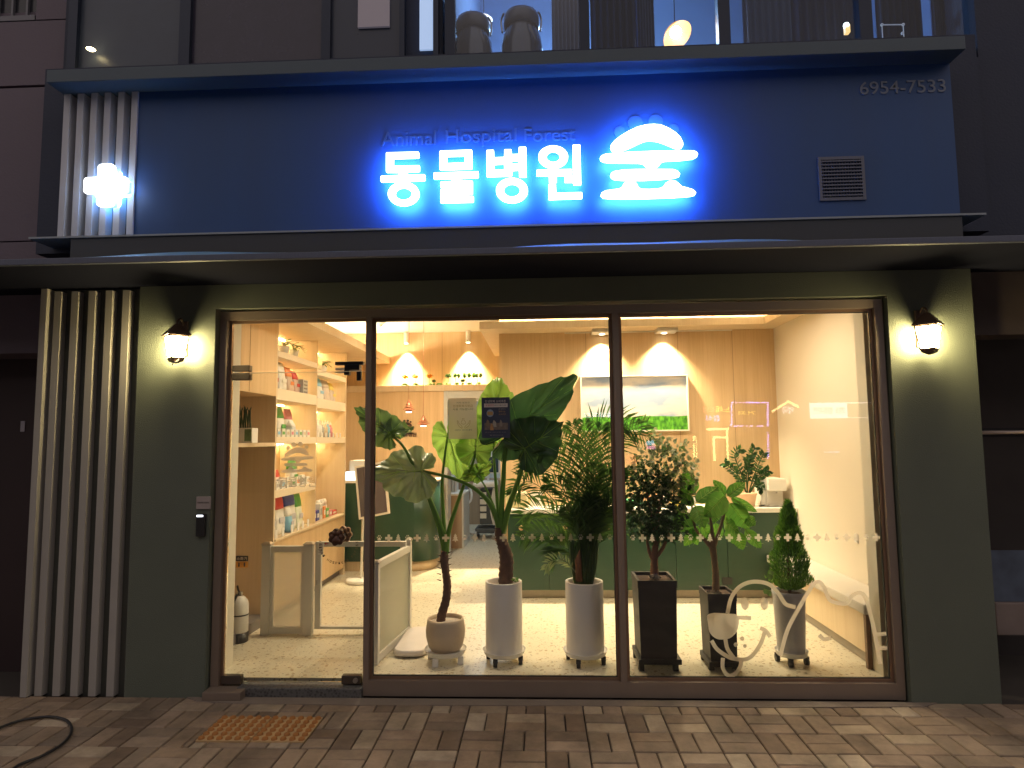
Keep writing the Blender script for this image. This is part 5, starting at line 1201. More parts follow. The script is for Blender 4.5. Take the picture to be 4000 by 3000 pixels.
bm = bmesh.new(); tube(bm, [(-2.02, 2.93, FZ+.03), (-2.0, 2.93, 1.0), (-1.95, 2.90, 1.08)], .014, 10); obj('pole', bm, M_white, t)
bm = bmesh.new(); lathe(bm, [(0, 0), (.15, 0), (.165, .012), (.165, .035), (.15, .045), (0, .048)], -2.02, 2.93, 40, FZ+.0005); obj('foot', bm, M_white, t)
bm = bmesh.new(); lp = roundc([(-1.10, .47), (-.86, .47), (-.86, 1.08), (-1.10, 1.08)], .10, 6)
lo = [bm.verts.new((x, y, FZ+.015)) for x, y in lp]; mi = [bm.verts.new((x, y, FZ+.045)) for x, y in lp]; hi = [bm.verts.new((-.98+(x+.98)*.95, .775+(y-.775)*.98, FZ+.055)) for x, y in lp]
bm.faces.new(lo[::-1]); bm.faces.new(hi)
for p_, q_ in ((lo, mi), (mi, hi)):
    for k in range(len(lp)): bm.faces.new((p_[k], p_[(k+1) % len(lp)], q_[(k+1) % len(lp)], q_[k])).smooth = True
t = thing('pet_scale', 'flat pale pinkish rounded pet scale on the floor beside the fence', 'scale', (-.98, .78, FZ))
obj('platform', bm, mat('scale_white', (.74, .68, .66), .35), t)
bm = bmesh.new()
for x, y in ((-1.05, .55), (-.91, .55), (-1.05, 1.0), (-.91, 1.0)): lathe(bm, [(0, 0), (.02, 0), (.02, .016), (0, .016)], x, y, 12, FZ)
obj('foot', bm, M_black, t)
t = thing('bench', 'long wooden bench with a pale grey seat pad along the right wall', 'bench', (2.35, 1.2, FZ))
bm = bmesh.new(); box(bm, 2.20, 2.488, .335, 2.18, .165, .435); obj('bench_box', bm, M_wood2, t)
obj('end_panel', B(2.175, 2.31, .302, .334, FZ+.001, .435), mat('end_brown', (.20, .115, .07), .5), t)
obj('seat_pad', B(2.165, 2.488, .303, 2.182, .436, .505, bev=.012), mat('seat_grey', (.62, .58, .53), .6, var=.05, bump=.1), t)
bm = bmesh.new(); box(bm, 2.235, 2.47, .336, 2.17, FZ, .164); obj('plinth', bm, mat('plinth_grey', (.34, .30, .25), .6), t)
a = W(3170, 2118, 2.48)
bm = bmesh.new(); box(bm, 2.478, 2.489, 1.0, 1.05, .80, .87, bev=.004); tag(obj('wall_hook', bm, M_white), 'small white hook on the cream wall above the bench', 'hook')

# ---- things on the counter
CT = .9505
t = thing('speaker', 'cream guitar-amp style speaker on the green counter', 'speaker', (-.26, 2.40, CT))
a, b = W(1975, 1945, 2.32), W(2062, 2013, 2.32)
obj('cabinet', B(a.x, b.x, 2.32, 2.48, CT, CT+.155, bev=.01), mat('amp_cream', (.72, .62, .42), .6, bump=.2), t)
obj('grille', B(a.x+.014, b.x-.014, 2.316, 2.3195, CT+.014, CT+.125), mat('amp_cloth', (.62, .52, .28), .8, var=.2, scale=200), t)
link('script_logo', text_mesh('script_logo', 'Marshall', (a.x+b.x)/2-.045, (a.x+b.x)/2+.045, CT+.06, CT+.085, 2.314, .003, .0), M_black, t)
a, b = W(2072, 1940, 2.5), W(2120, 1995, 2.5); tag(obj('paper_notice', B(a.x, b.x, 2.50, 2.506, CT, CT+.15), mat('printed_paper', (.70, .66, .60), .7, var=.25, scale=50)), 'printed sheet standing on the counter right of the speaker', 'paper')
a, b = W(2430, 1985, 2.42), W(2475, 2010, 2.42)
tag(obj('tissue_box', B(a.x, b.x+.1, 2.40, 2.52, CT, CT+.07, bev=.005), mat('tissue_green', (.10, .42, .22), .5)), 'green box on the counter behind the bushy tree', 'box')
a, b = W(2520, 1985, 2.42), W(2590, 2010, 2.42)
for i, (px, c_) in enumerate(((2545, Or), (2590, Wt), (2640, Ye), (2700, Wt))):
    q = W(px, 1990, 2.45); carton('counter_box', q.x, 2.45, CT, .08, .07+.02*(i % 2), .08, c_, Wt, ['orange', 'low white', 'yellow', 'tall white'][i]+' box on the counter behind the plants', 'boxes on the counter')
t = thing('water_dispenser', 'white water dispenser at the right end of the counter', 'water dispenser', (2.34, 2.4, CT))
a, b = W(2972, 1868, 2.38), W(3066, 2006, 2.38)
bm = bmesh.new(); box(bm, a.x, b.x-.01, 2.40, 2.60, CT, a.z, bev=.012); obj('body', bm, M_white, t)
obj('dispenser_head', B(a.x+.045, b.x+.005, 2.31, 2.42, a.z-.125, a.z-.002, bev=.010), M_white, t); obj('front_column', B(a.x+.05, b.x-.012, 2.375, 2.41, CT, a.z-.126, bev=.004), mat('dispenser_shade', (.70, .66, .60), .4), t)
bm = bmesh.new(); lathe(bm, [(0, 0), (.012, 0), (.012, -.02), (0, -.02)], (a.x+b.x)/2+.03, 2.345, 16, a.z-.126); obj('spout', bm, M_steel, t)
obj('drip_tray', B(a.x+.05, b.x-.01, 2.31, 2.374, CT, CT+.012, bev=.003), M_steel, t)
bm = bmesh.new(); a2 = W(2960, 2005, 2.3); tube(bm, spline([(a.x+.03, 2.40, CT+.006), (a2.x+.02, 2.31, CT+.006), (a2.x+.10, 2.27, CT+.006), (b.x, 2.28, CT+.006)]), .004, 6); tag(obj('power_cord', bm, M_black), 'black cord lying on the counter before the water dispenser', 'cord')
# blind rail
a, b = W(2205, 1309, 2.6), W(2860, 1300, 2.6); bm = bmesh.new(); tube(bm, [(a.x, 2.60, 2.780), (b.x, 2.60, 2.780)], .006, 6); tag(obj('picture_rail', bm, M_white), 'thin white rail where the wood wall meets the soffit', 'rail')

# ---- treatment room beyond the doorway
M_clw = mat('clinic_wall', (.66, .72, .74), .7, var=.04)
bm = bmesh.new(); box(bm, -2.4, 1.2, 8.3, 8.4, FZ, 3); struct('wall', bm, M_clw)
bm = bmesh.new(); box(bm, 1.1, 1.2, 4.61, 8.3, FZ, 3); box(bm, -2.74, -2.6, 4.61, 8.3, FZ, 3); struct('wall', bm, M_clw)
bm = bmesh.new(); box(bm, -2.74, 1.2, 4.61, 8.4, 2.7, 2.78); struct('ceiling', bm, M_ceil)
for i, (x, y) in enumerate(((-.9, 5.6), (-.9, 7.2))):
    t = thing('panel_light', ['cool white ceiling panel nearer the doorway in the treatment room', 'cool white ceiling panel farther back in the treatment room'][i], 'ceiling light', (x, y, 2.69), 'treatment room ceiling panels')
    obj('light_panel', B(x-.3, x+.3, y-.3, y+.3, 2.685, 2.699), emit('cool_panel', (.72, .88, 1), 6.5), t)
t = thing('desk_cabinet', 'light wood cabinet with white top just inside the treatment room', 'cabinet', (-1.3, 5.25, FZ))
obj('cabinet_body', B(-1.56, -1.17, 5.15, 5.9, FZ, .83, bev=.004), wood('clinic_wood', (.36, .24, .15), (.46, .33, .22)), t); obj('cabinet_top', B(-1.57, -1.14, 5.13, 5.92, .831, .86, bev=.004), M_top, t); obj('side_strip', B(-1.169, -1.145, 5.14, 5.9, FZ, .83), M_fr, t)
t = thing('file_rack', 'rack of white files on the treatment room cabinet', 'rack', (-1.45, 5.6, .861))
for k in range(5): obj('file', B(-1.50+.045*k, -1.468+.045*k, 5.5, 5.7, .861, 1.12-.01*k, bev=.002), (M_white, MATS['clinic_wall'])[k % 2], t)
obj('rack_base', B(-1.52, -1.26, 5.45, 5.72, .8605, .875), M_wood2, t) if False else None
t = thing('office_chair', 'white and grey swivel chair in the treatment room', 'chair', (-1.0, 6.3, FZ))
bm = bmesh.new(); 
cxx = W(1835, 2000, 6.2).x
tube(bm, spline([(cxx-.05, 6.2, 1.08), (cxx-.02, 6.22, .92), (cxx+.03, 6.2, .78), (cxx+.02, 6.15, .66), (cxx-.06, 6.1, .60)]), .018, 8); obj('back_frame', bm, M_white, t)
obj('backrest', B(cxx-.14, cxx-.03, 6.18, 6.22, .68, 1.08, bev=.02), mat('chair_grey', (.22, .26, .32), .8), t); obj('seat', B(cxx-.26, cxx-.01, 5.95, 6.3, .50, .57, bev=.03), MATS['chair_grey'], t)
bm = bmesh.new(); tube(bm, [(cxx-.12, 6.1, .50), (cxx-.12, 6.1, .18)], .025, 10)
for k in range(5): tube(bm, [(cxx-.12, 6.1, .18), (cxx-.12+.24*cos(k*1.257), 6.1+.24*sin(k*1.257), .14)], .018, 8)
obj('star_base', bm, M_white, t)
for k in range(5):
    bm = bmesh.new(); q = Vector((cxx-.12+.24*cos(k*1.257), 6.1+.24*sin(k*1.257), .11)); tube(bm, [q-Vector((.02, 0, 0)), q+Vector((.02, 0, 0))], .03, 12); obj('caster', bm, M_dark, t)
t = thing('ultrasound_cart', 'white and dark grey ultrasound cart with a monitor in the treatment room', 'medical cart', (-.72, 6.2, FZ))
ux = W(1905, 2000, 6.0).x
obj('cart_body', B(ux-.13, ux+.10, 6.0, 6.4, .30, .86, bev=.03), mat('cart_dark', (.07, .08, .09), .5), t); obj('keyboard_deck', B(ux-.22, ux+.16, 5.85, 6.3, .90, .98, bev=.03), M_white, t)
bm = bmesh.new()
for k in range(5): tube(bm, spline([(ux+.10, 5.97, .88), (ux+.05+.03*k, 5.95, .55), (ux+.10+.02*k, 5.96, .30)]), .012, 6)
obj('probe_cable', bm, M_white, t)
for k in range(4): obj('drawer_face', B(ux-.12, ux-.02, 5.985, 5.999, .40+.11*k, .48+.11*k, bev=.004), M_white, t)
a, b = W(1898, 1780, 6.1), W(1952, 1850, 6.1)
obj('monitor', B(a.x, b.x, 6.1, 6.14, b.z, a.z, bev=.008), M_white, t); obj('screen', B(a.x+.02, b.x-.02, 6.095, 6.099, b.z+.02, a.z-.02), mat('dark_screen', (.04, .07, .10), .2), t)
bm = bmesh.new(); tube(bm, [(ux, 6.15, .98), (ux, 6.15, b.z+.05)], .02, 8); obj('monitor_arm', bm, M_white, t)
obj('cart_base', B(ux-.20, ux+.14, 5.95, 6.4, .17, .25, bev=.02), MATS['cart_dark'], t)
for k, (dx, dy) in enumerate(((-.19, 5.97), (.13, 5.97), (-.19, 6.38), (.13, 6.38))):
    bm = bmesh.new(); tube(bm, [(ux+dx-.02, dy, .145), (ux+dx+.02, dy, .145)], .062, 18); obj('wheel', bm, mat('wheel_grey', (.45, .47, .5), .5), t)
tag(obj('wall_cabinet', B(-1.7, -1.1, 7.9, 8.29, 1.5, 2.2, bev=.005), mat('cab_grey', (.42, .50, .52), .5)), 'grey wall cabinet far back in the treatment room', 'cabinet')
tag(obj('base_cabinet', B(-1.9, .9, 7.75, 8.29, FZ, .9, bev=.005), MATS['clinic_wood']), 'brown base cabinet along the far wall of the treatment room', 'cabinet')
# ================================================================== PLANTS BY THE WINDOW
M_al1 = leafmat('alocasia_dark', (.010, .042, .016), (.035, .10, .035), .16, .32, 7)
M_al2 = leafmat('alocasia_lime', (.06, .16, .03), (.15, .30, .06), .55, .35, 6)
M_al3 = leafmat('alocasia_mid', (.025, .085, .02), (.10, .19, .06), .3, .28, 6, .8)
M_vein = leafmat('leaf_vein', (.22, .38, .08), (.30, .45, .12), .3)
M_pet = leafmat('petiole_green', (.05, .15, .015), (.16, .32, .05), .15, .35)
M_bark = mat('dark_bark', (.11, .06, .04), .8, var=.45, scale=30, bump=.8, bscale=50)
M_soil = mat('potting_soil', (.06, .035, .025), .95, var=.4, scale=60, bump=1)
M_grit = mat('white_grit', (.55, .48, .40), .85, var=.4, scale=90, bump=1, bscale=120)
HALF = [(1, 0), (.9, .10), (.76, .23), (.58, .35), (.38, .44), (.18, .485), (0, .49), (-.15, .44), (-.27, .33), (-.33, .20), (-.30, .09), (-.17, .03)]
def alo_leaf(parent, base, tip, hw, m, droop=.15, fold=.12, ripple=.022, tilt=0, seed=0, lab=None):
    """base, tip: world points; hw: half width in metres; tilt: turns the blade about its own axis"""
    rd_ = random.Random(seed); base = Vector(base); tip = Vector(tip); u = (tip-base); L = u.length; u.normalize()
    view = (CAM-base).normalized(); s = u.cross(view).normalized(); s = Matrix.Rotation(tilt, 3, u) @ s; n = s.cross(u).normalized()
    if n.dot(view) < 0: n = -n
    out = []
    for side in (1, -1):
        pts = []
        for i in range(len(HALF)-1):
            for k in range(3):
                f = k/3; pts.append((HALF[i][0]*(1-f)+HALF[i+1][0]*f, side*(HALF[i][1]*(1-f)+HALF[i+1][1]*f)))
        pts.append((HALF[-1][0], side*HALF[-1][1])); out.append(pts)
    outline = out[0][::-1][:-1] + out[1]
    bm = bmesh.new(); R_ = 8; ph = rd_.random()*6; rings = []
    c = bm.verts.new(base)
    N = len(outline)
    def pos(x, y, t, ang):
        X_ = x*L; Y_ = y/.49*hw
        z = -droop*L*(max(0, x))**2*1.2 - droop*L*.5*(min(0, x))**2*4 + fold*abs(Y_) + .012*sin(X_*38+abs(Y_)*30+ph)*min(1, t*1.3)
        z += ripple*t**2.2*(sin(ang*2.0+ph)+.6*sin(ang*4.3+ph*2))
        z -= .003*t*abs(sin(ang*1.15))
        return base+u*X_+s*Y_+n*z
    for r in range(1, R_+1):
        t = r/R_; rings.append([bm.verts.new(pos(x*t, y*t, t, i*.42 if True else 0) + (n*0)) for i, (x, y) in enumerate([(a_*(1+ (.03*sin(k_*1.9+ph) if r == R_ else 0)), b_) for k_, (a_, b_) in enumerate(outline)])])
    for k in range(N-1):
        bm.faces.new((c, rings[0][k], rings[0][k+1])).smooth = True
        for a_, b_ in zip(rings, rings[1:]): bm.faces.new((a_[k], b_[k], b_[k+1], a_[k+1])).smooth = True
    o = obj('leaf', bm, m, parent, lab)
    bv = bmesh.new()
    tube(bv, [pos(x, 0, abs(x), N//2*.42)+n*.001 for x in (0, .25, .5, .75, .97)], [.0045, .0038, .003, .002, .001], 5)
    for k in range(4, N//2-3, 5):
        for kk in (k, N-1-k):
            x, y = outline[kk]
            ox_ = max(0, x)*.5
            tube(bv, [pos(ox_+(x-ox_)*t, y*t, max(t, ox_), kk*.42)+n*.003 for t in (.0, .35, .65, .93)], [.0026, .002, .0014, .0008], 4)
    obj('vein', bv, M_vein, o)
    return o
def petiole(parent, pts, Y0, Y1, r0, r1):
    P_ = [W(x, y, Y0+(Y1-Y0)*i/(len(pts)-1)) for i, (x, y) in enumerate(pts)]; S_ = spline(P_, 6); n = len(S_)
    bm = bmesh.new(); tube(bm, S_, [r0+(r1-r0)*(i/(n-1))**.6 for i in range(n)], 8); obj('leaf_stalk', bm, M_pet, parent)
def trunk(bm, pts, Y, radii):
    P_ = spline([W(x, y, Y) for x, y in pts], 7); n = len(P_)
    rr = []
    for i in range(n):
        f = i/(n-1)*(len(radii)-1); k = min(int(f), len(radii)-2); r = radii[k]*(1-f+k)+radii[k+1]*(f-k); rr.append(r*(1+.07*sin(i*2.2)))
    tube(bm, P_, rr, 14)
def dolly(par, cx, cy, r, z, h=.045, wheels=True, legs=False):
    bm = bmesh.new(); lathe(bm, [(0, z-h*.5), (r*.96, z-h*.5), (r*1.0, z-h*.3), (r*1.07, z+.012), (r*1.09, z+.014), (r*1.05, z+.004), (r*.9, z-.006), (0, z-.006)], cx, cy, 40); obj('saucer', bm, M_white, par)
    for k in range(4):
        a_ = pi/4+.35+k*pi/2; x, y = cx+r*.92*cos(a_), cy+r*.92*sin(a_)
        if wheels:
            bm = bmesh.new(); tube(bm, [(x-.013, y, FZ+.024), (x+.013, y, FZ+.024)], .0235, 14); box(bm, x-.016, x+.016, y-.010, y+.010, FZ+.03, z-h*.5); obj('caster', bm, M_black, par)
        else:
            bm = bmesh.new(); box(bm, x-.02, x+.02, y-.014, y+.014, FZ+.001, z-h*.5-.001, bev=.004); obj('foot', bm, M_white, par)
def potc(pxl, pxr, Y): a_, b_ = W(pxl, 2400, Y), W(pxr, 2400, Y); return (a_.x+b_.x)/2, (b_.x-a_.x)/2

# --- 1: alocasia in the squat beige pot
Yp = .42
cx, rr0 = potc(1664, 1817, Yp); zb = FZ+.085; zt = W(1740, 2428, Yp-.1).z
t = thing('potted_plant', 'elephant ear plant with thin dark stem in a squat beige pot, leftmost behind the glass', 'potted plant', (cx, Yp, FZ), None)
bm = bmesh.new(); H = zt-zb
lathe(bm, [(0, 0), (rr0*.72, 0), (rr0*.86, H*.12), (rr0*.98, H*.42), (rr0, H*.62), (rr0*.93, H*.92), (rr0*.90, H), (rr0*.83, H), (rr0*.84, H*.9), (rr0*.84, H*.8)], cx, Yp, 44, zb)
obj('pot', bm, mat('beige_pot', (.60, .48, .34), .6, var=.05, bump=.15), t)
bm = bmesh.new(); lathe(bm, [(rr0*.86, 0), (rr0*.4, .008), (0, .012)], cx, Yp, 30, zb+H*.86); obj('grit', bm, M_grit, t)
dolly(t, cx, Yp, rr0*.98, zb-.002, .05, wheels=False)
bm = bmesh.new(); trunk(bm, [(1722, 2445), (1726, 2400), (1742, 2345), (1747, 2290), (1742, 2240), (1736, 2190), (1738, 2150)], Yp, [.034, .032, .030, .029, .027, .030, .026])
for k in range(10):
    q = W(1736+(-1)**k*14, 2160+12*k, Yp-.01); tube(bm, [q, q+Vector(((-1)**k*.03, -.01, .012))], [.005, .001], 5)
obj('trunk', bm, M_bark, t)
petiole(t, [(1738, 2165), (1738, 2110), (1700, 2000), (1650, 1885), (1612, 1812), (1572, 1740), (1520, 1694)], Yp, .34, .026, .008)
petiole(t, [(1740, 2165), (1736, 2090), (1727, 1900), (1735, 1800), (1748, 1706)], Yp, .46, .022, .007)
petiole(t, [(1742, 2160), (1752, 2080), (1785, 1970), (1825, 1860), (1850, 1800), (1856, 1765)], Yp, .40, .024, .007)
petiole(t, [(1736, 2150), (1716, 2070), (1672, 1940), (1645, 1850)], Yp, .36, .022, .008)
alo_leaf(t, W(1520, 1693, .34), W(1392, 1585, .26), .13, M_al3, .1, .1, .02, .35, 1); alo_leaf(t, W(1522, 1690, .34), W(1618, 1655, .44), .085, M_al3, .25, .5, .02, -.7, 2)
alo_leaf(t, W(1645, 1840, .34), W(1448, 1845, .22), .21, leafmat('alocasia_painted_sheen', (.04, .10, .03), (.20, .27, .14), .22, .3, 9, .8), .12, -.25, .03, .35, 3, 'broad pale-sheened leaf beside the mullion')  # silvery sheen put into this leaf's colour
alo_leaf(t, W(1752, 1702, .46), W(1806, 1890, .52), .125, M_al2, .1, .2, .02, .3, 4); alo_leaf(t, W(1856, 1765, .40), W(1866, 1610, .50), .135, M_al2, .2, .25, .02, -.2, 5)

# --- 2: alocasia in the tall white cylinder
cx, rr0 = potc(1897, 2040, Yp); zb = FZ+.082; zt = W(1965, 2281, Yp-.1).z; H = zt-zb
def cylpot(t, cx, rr0, zb, H):
    bm = bmesh.new(); lathe(bm, [(0, 0), (rr0*.985, 0), (rr0, .006), (rr0, H-.004), (rr0*.99, H), (rr0*.90, H), (rr0*.89, H-.01), (rr0*.89, H-.06)], cx, Yp, 52, zb); obj('pot', bm, mat('white_pot', (.78, .74, .68), .5, var=.03, bump=.05), t)
    bm = bmesh.new(); lathe(bm, [(rr0*.9, 0), (rr0*.4, .01), (0, .014)], cx, Yp, 30, zb+H-.045); obj('soil', bm, M_soil if cx > .1 else M_grit, t)
    dolly(t, cx, Yp, rr0*1.08, zb-.002)
t = thing('potted_plant', 'tall elephant ear plant with huge dark leaves in a white cylinder pot', 'potted plant', (cx, Yp, FZ))
cylpot(t, cx, rr0, zb, H)
bm = bmesh.new(); trunk(bm, [(1975, 2290), (1976, 2240), (1978, 2180), (1965, 2130), (1952, 2095), (1950, 2060)], Yp, [.052, .052, .050, .042, .036, .030]); obj('trunk', bm, M_bark, t)
bm = bmesh.new(); q = W(2012, 2262, Yp-.05)
clump(bm, q, .022, 24, .012, random.Random(2)); obj('seedling', bm, M_al2, t)
petiole(t, [(1955, 2080), (1938, 2020), (1905, 1955), (1840, 1900), (1755, 1865), (1652, 1840)], Yp, .36, .030, .009)
petiole(t, [(1955, 2080), (1958, 1990), (1966, 1880), (1970, 1800), (1978, 1740)], Yp, .38, .030, .012)
petiole(t, [(1962, 2080), (1985, 1990), (2020, 1890), (2038, 1830), (2048, 1760)], Yp, .34, .030, .012)
petiole(t, [(1950, 2060), (1938, 1900), (1928, 1760), (1935, 1650)], Yp, .50, .016, .007)
petiole(t, [(1940, 2020), (1925, 1970), (1895, 1900), (1864, 1856)], Yp, .40, .014, .005)
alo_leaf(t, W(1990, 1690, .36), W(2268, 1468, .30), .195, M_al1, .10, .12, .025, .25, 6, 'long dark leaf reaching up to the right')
alo_leaf(t, W(2050, 1752, .32), W(2195, 1655, .24), .215, M_al1, .12, .10, .025, .1, 7, 'dark shaded leaf hanging over its stalk')  # shade on the leaf's underside put into its dark colour
alo_leaf(t, W(1938, 1640, .50), W(1948, 1455, .62), .155, M_al2, .15, .2, .02, .1, 8, 'bright lime leaf lit from behind')  # light from behind put partly into the lime colour
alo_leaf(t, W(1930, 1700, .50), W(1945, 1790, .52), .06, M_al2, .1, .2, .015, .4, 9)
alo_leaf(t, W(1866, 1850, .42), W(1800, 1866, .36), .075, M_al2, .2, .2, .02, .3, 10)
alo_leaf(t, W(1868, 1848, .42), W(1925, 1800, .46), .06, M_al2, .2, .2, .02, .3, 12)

# --- 3: palm
cx, rr0 = potc(2210, 2358, Yp); zb = FZ+.082; zt = W(2285, 2281, Yp-.1).z; H = zt-zb
t = thing('potted_plant', 'feathery dark palm in a white cylinder pot left of the mullion', 'potted plant', (cx, Yp, FZ))
cylpot(t, cx, rr0, zb, H)
M_palm = leafmat('palm_green', (.018, .060, .014), (.065, .15, .03), .35, .4); M_cane = leafmat('cane_green', (.04, .09, .02), (.10, .18, .05), .05, .4); M_husk = mat('husk_brown', (.22, .10, .045), .8, var=.3)
pr = random.Random(11)
def frond(par, pts, Y0, Y1, n=24, ll=.17, m=M_palm, start=.30, lab=None, wd_=.008):
    P_ = spline([W(x, y, Y0+(Y1-Y0)*i/(len(pts)-1)) for i, (x, y) in enumerate(pts)], 8); N = len(P_)
    bm = bmesh.new(); tube(bm, P_, [.0065*(1-i/N*.85) for i in range(N)], 5)
    o = obj('frond', bm, m, par, lab)
    bl = bmesh.new(); sdir = None
    for k in range(n):
        f = start+(1-start)*(k+.5)/n; i = min(int(f*(N-1)), N-2); p = P_[i].lerp(P_[i+1], f*(N-1)-i); tg = (P_[i+1]-P_[i]).normalized()
        side = tg.cross(Vector((0, -1, 0))).normalized()
        for sg in (1, -1):
            l_ = ll*(.45+.75*sin(pi*min(1, (f-start)/(1-start)*.9+.12)))*pr.uniform(.8, 1.15)
            d = (tg*pr.uniform(.65, .95)+side*sg*pr.uniform(.6, .9)+Vector((0, pr.uniform(-.5, .2), .12))).normalized()
            q1 = p+d*l_*.5; q2 = p+d*l_+Vector((0, 0, -l_*.16)); w_ = side.cross(d).normalized().cross(d)*wd_*pr.uniform(.7, 1.2)
            q1 += Vector((0, 0, .0)); a_ = bl.verts.new(p); b_ = bl.verts.new(q1+w_); c_ = bl.verts.new(q2); e_ = bl.verts.new(q1-w_)
            bl.faces.new((a_, b_, c_, e_))
    obj('leaflets', bl, m, o)
B0 = (2280, 2278)
FR = [[(2262, 2278), (2235, 2100), (2160, 1950), (2060, 1880), (2000, 1935)], [(2262, 2278), (2240, 2120), (2170, 2020), (2090, 1990), (2035, 2025)],
      [(2270, 2278), (2250, 2050), (2180, 1870), (2100, 1790), (2045, 1850)], [(2272, 2278), (2260, 2040), (2215, 1850), (2160, 1760), (2110, 1770)],
      [(2278, 2278), (2268, 2000), (2235, 1800), (2190, 1690)], [(2282, 2278), (2280, 1980), (2262, 1780), (2235, 1655)], [(2286, 2278), (2290, 1980), (2290, 1780), (2282, 1650)],
      [(2290, 2278), (2305, 1960), (2330, 1780), (2352, 1665)], [(2295, 2278), (2318, 1980), (2365, 1810), (2405, 1700)], [(2300, 2278), (2325, 2020), (2380, 1890), (2430, 1830)],
      [(2305, 2278), (2330, 2080), (2385, 1980), (2440, 1960)], [(2300, 2278), (2330, 2120), (2375, 2060), (2420, 2080)], [(2268, 2278), (2240, 2150), (2190, 2100), (2110, 2080), (2040, 2100)],
      [(2265, 2278), (2245, 2180), (2200, 2140), (2150, 2170)], [(2284, 2278), (2270, 2100), (2230, 1980), (2180, 1900), (2130, 1890)], [(2292, 2278), (2300, 2100), (2330, 1980), (2360, 1880), (2390, 1850)],
      [(2280, 2278), (2285, 2100), (2270, 1950), (2240, 1860)], [(2290, 2278), (2300, 2060), (2320, 1900), (2330, 1820)], [(2285, 2278), (2280, 2120), (2290, 2000), (2310, 1930)], [(2275, 2278), (2262, 2110), (2240, 2030), (2210, 1990)],
      [(2290, 2278), (2296, 2130), (2280, 2060), (2260, 2020)], [(2296, 2278), (2308, 2140), (2320, 2060), (2350, 2010)]]
for i, f in enumerate(FR): frond(t, f, Yp+pr.uniform(-.03, .03), Yp+pr.uniform(-.22, .22), 26, .165 if i < 14 else .14)
for i in range(12):
    a_ = pr.uniform(-1, 1); hx = 2290+a_*110; hy = pr.uniform(1890, 2030)
    frond(t, [(2284, 2278), (2285+a_*18, 2120), (2287+a_*60, 2000+abs(a_)*40), (hx, hy)], Yp, Yp+pr.uniform(-.15, .2), 22, .14)
frond(t, [(2288, 2278), (2292, 1980), (2300, 1760), (2340, 1665), (2440, 1655), (2540, 1720)], Yp, .55, 30, .20, lab='long frond arching over to the right of the mullion')
frond(t, [(2288, 2278), (2292, 1980), (2350, 1790), (2450, 1700), (2530, 1650)], Yp, .6, 22, .16)
frond(t, [(2268, 2278), (2245, 2230), (2200, 2190), (2150, 2195), (2130, 2225)], Yp, .3, 14, .08, leafmat('pale_palm', (.25, .35, .16), (.35, .42, .22), .3))
bm = bmesh.new()
for k in range(13):
    x = 2232+8*k; tube(bm, spline([W(2250+5*k, 2285, Yp), W(x, 2200, Yp-.02+.01*(k % 3)), W(x-4+k, 2110, Yp)], 4), [.011]*4+[.008]*5, 8)
obj('cane', bm, M_cane, t)
bm = bmesh.new(); q = [W(x, y, Yp-.05) for x, y in ((2262, 2270), (2258, 2190), (2264, 2150))]; tube(bm, q, [.024, .022, .004], 8); obj('husk', bm, M_husk, t)

# --- square pots
def sqpot(t, fl, fr, yt, yb, y0, y1, m, stand, h_st=.05):
    a_, b_ = W(fl, yt, y0), W(fr, yb, y0); x0, x1, z1, z0 = a_.x, b_.x, a_.z, b_.z
    bm = bmesh.new()
    tp = [(x0, y0), (x1, y0), (x1, y1), (x0, y1)]; k_ = .94; cx_, cy_ = (x0+x1)/2, (y0+y1)/2
    sc2 = lambda pts, s: [(cx_+(x-cx_)*s, cy_+(y-cy_)*s) for x, y in pts]
    rows = [(sc2(tp, .93), z0), (tp, z1-.05), (sc2(tp, 1.03), z1-.049), (sc2(tp, 1.03), z1), (sc2(tp, .90), z1), (sc2(tp, .89), z1-.04)]
    R_ = [[bm.verts.new((x, y, z)) for x, y in p_] for p_, z in rows]
    bm.faces.new(R_[0])
    for p_, q_ in zip(R_, R_[1:]):
        for k in range(4): bm.faces.new((p_[k], p_[(k+1) % 4], q_[(k+1) % 4], q_[k]))
    obj('pot', bm, m, t)
    bm = bmesh.new(); v = [bm.verts.new((x, y, z1-.022)) for x, y in sc2(tp, .895)]; bm.faces.new(v); obj('soil', bm, M_soil, t)
    w_ = .03
    bm = bmesh.new(); box(bm, x0-.01, x1+w_*.6, y0-.01, y1+.01, z0-.035, z0-.001, bev=.004); obj('stand', bm, stand, t)
    for x in (x0+.01, x1-.02):
        for y in (y0+.02, y1-.02): obj('stand_leg', B(x-.018, x+.018, y-.018, y+.018, FZ+.001, z0-.036, bev=.003), stand, t)
    return x0, x1, z0, z1, cx_, cy_
M_slate = mat('slate_pot', (.030, .030, .036), .55, var=.15); M_stand = mat('stand_black', (.02, .02, .02), .5)
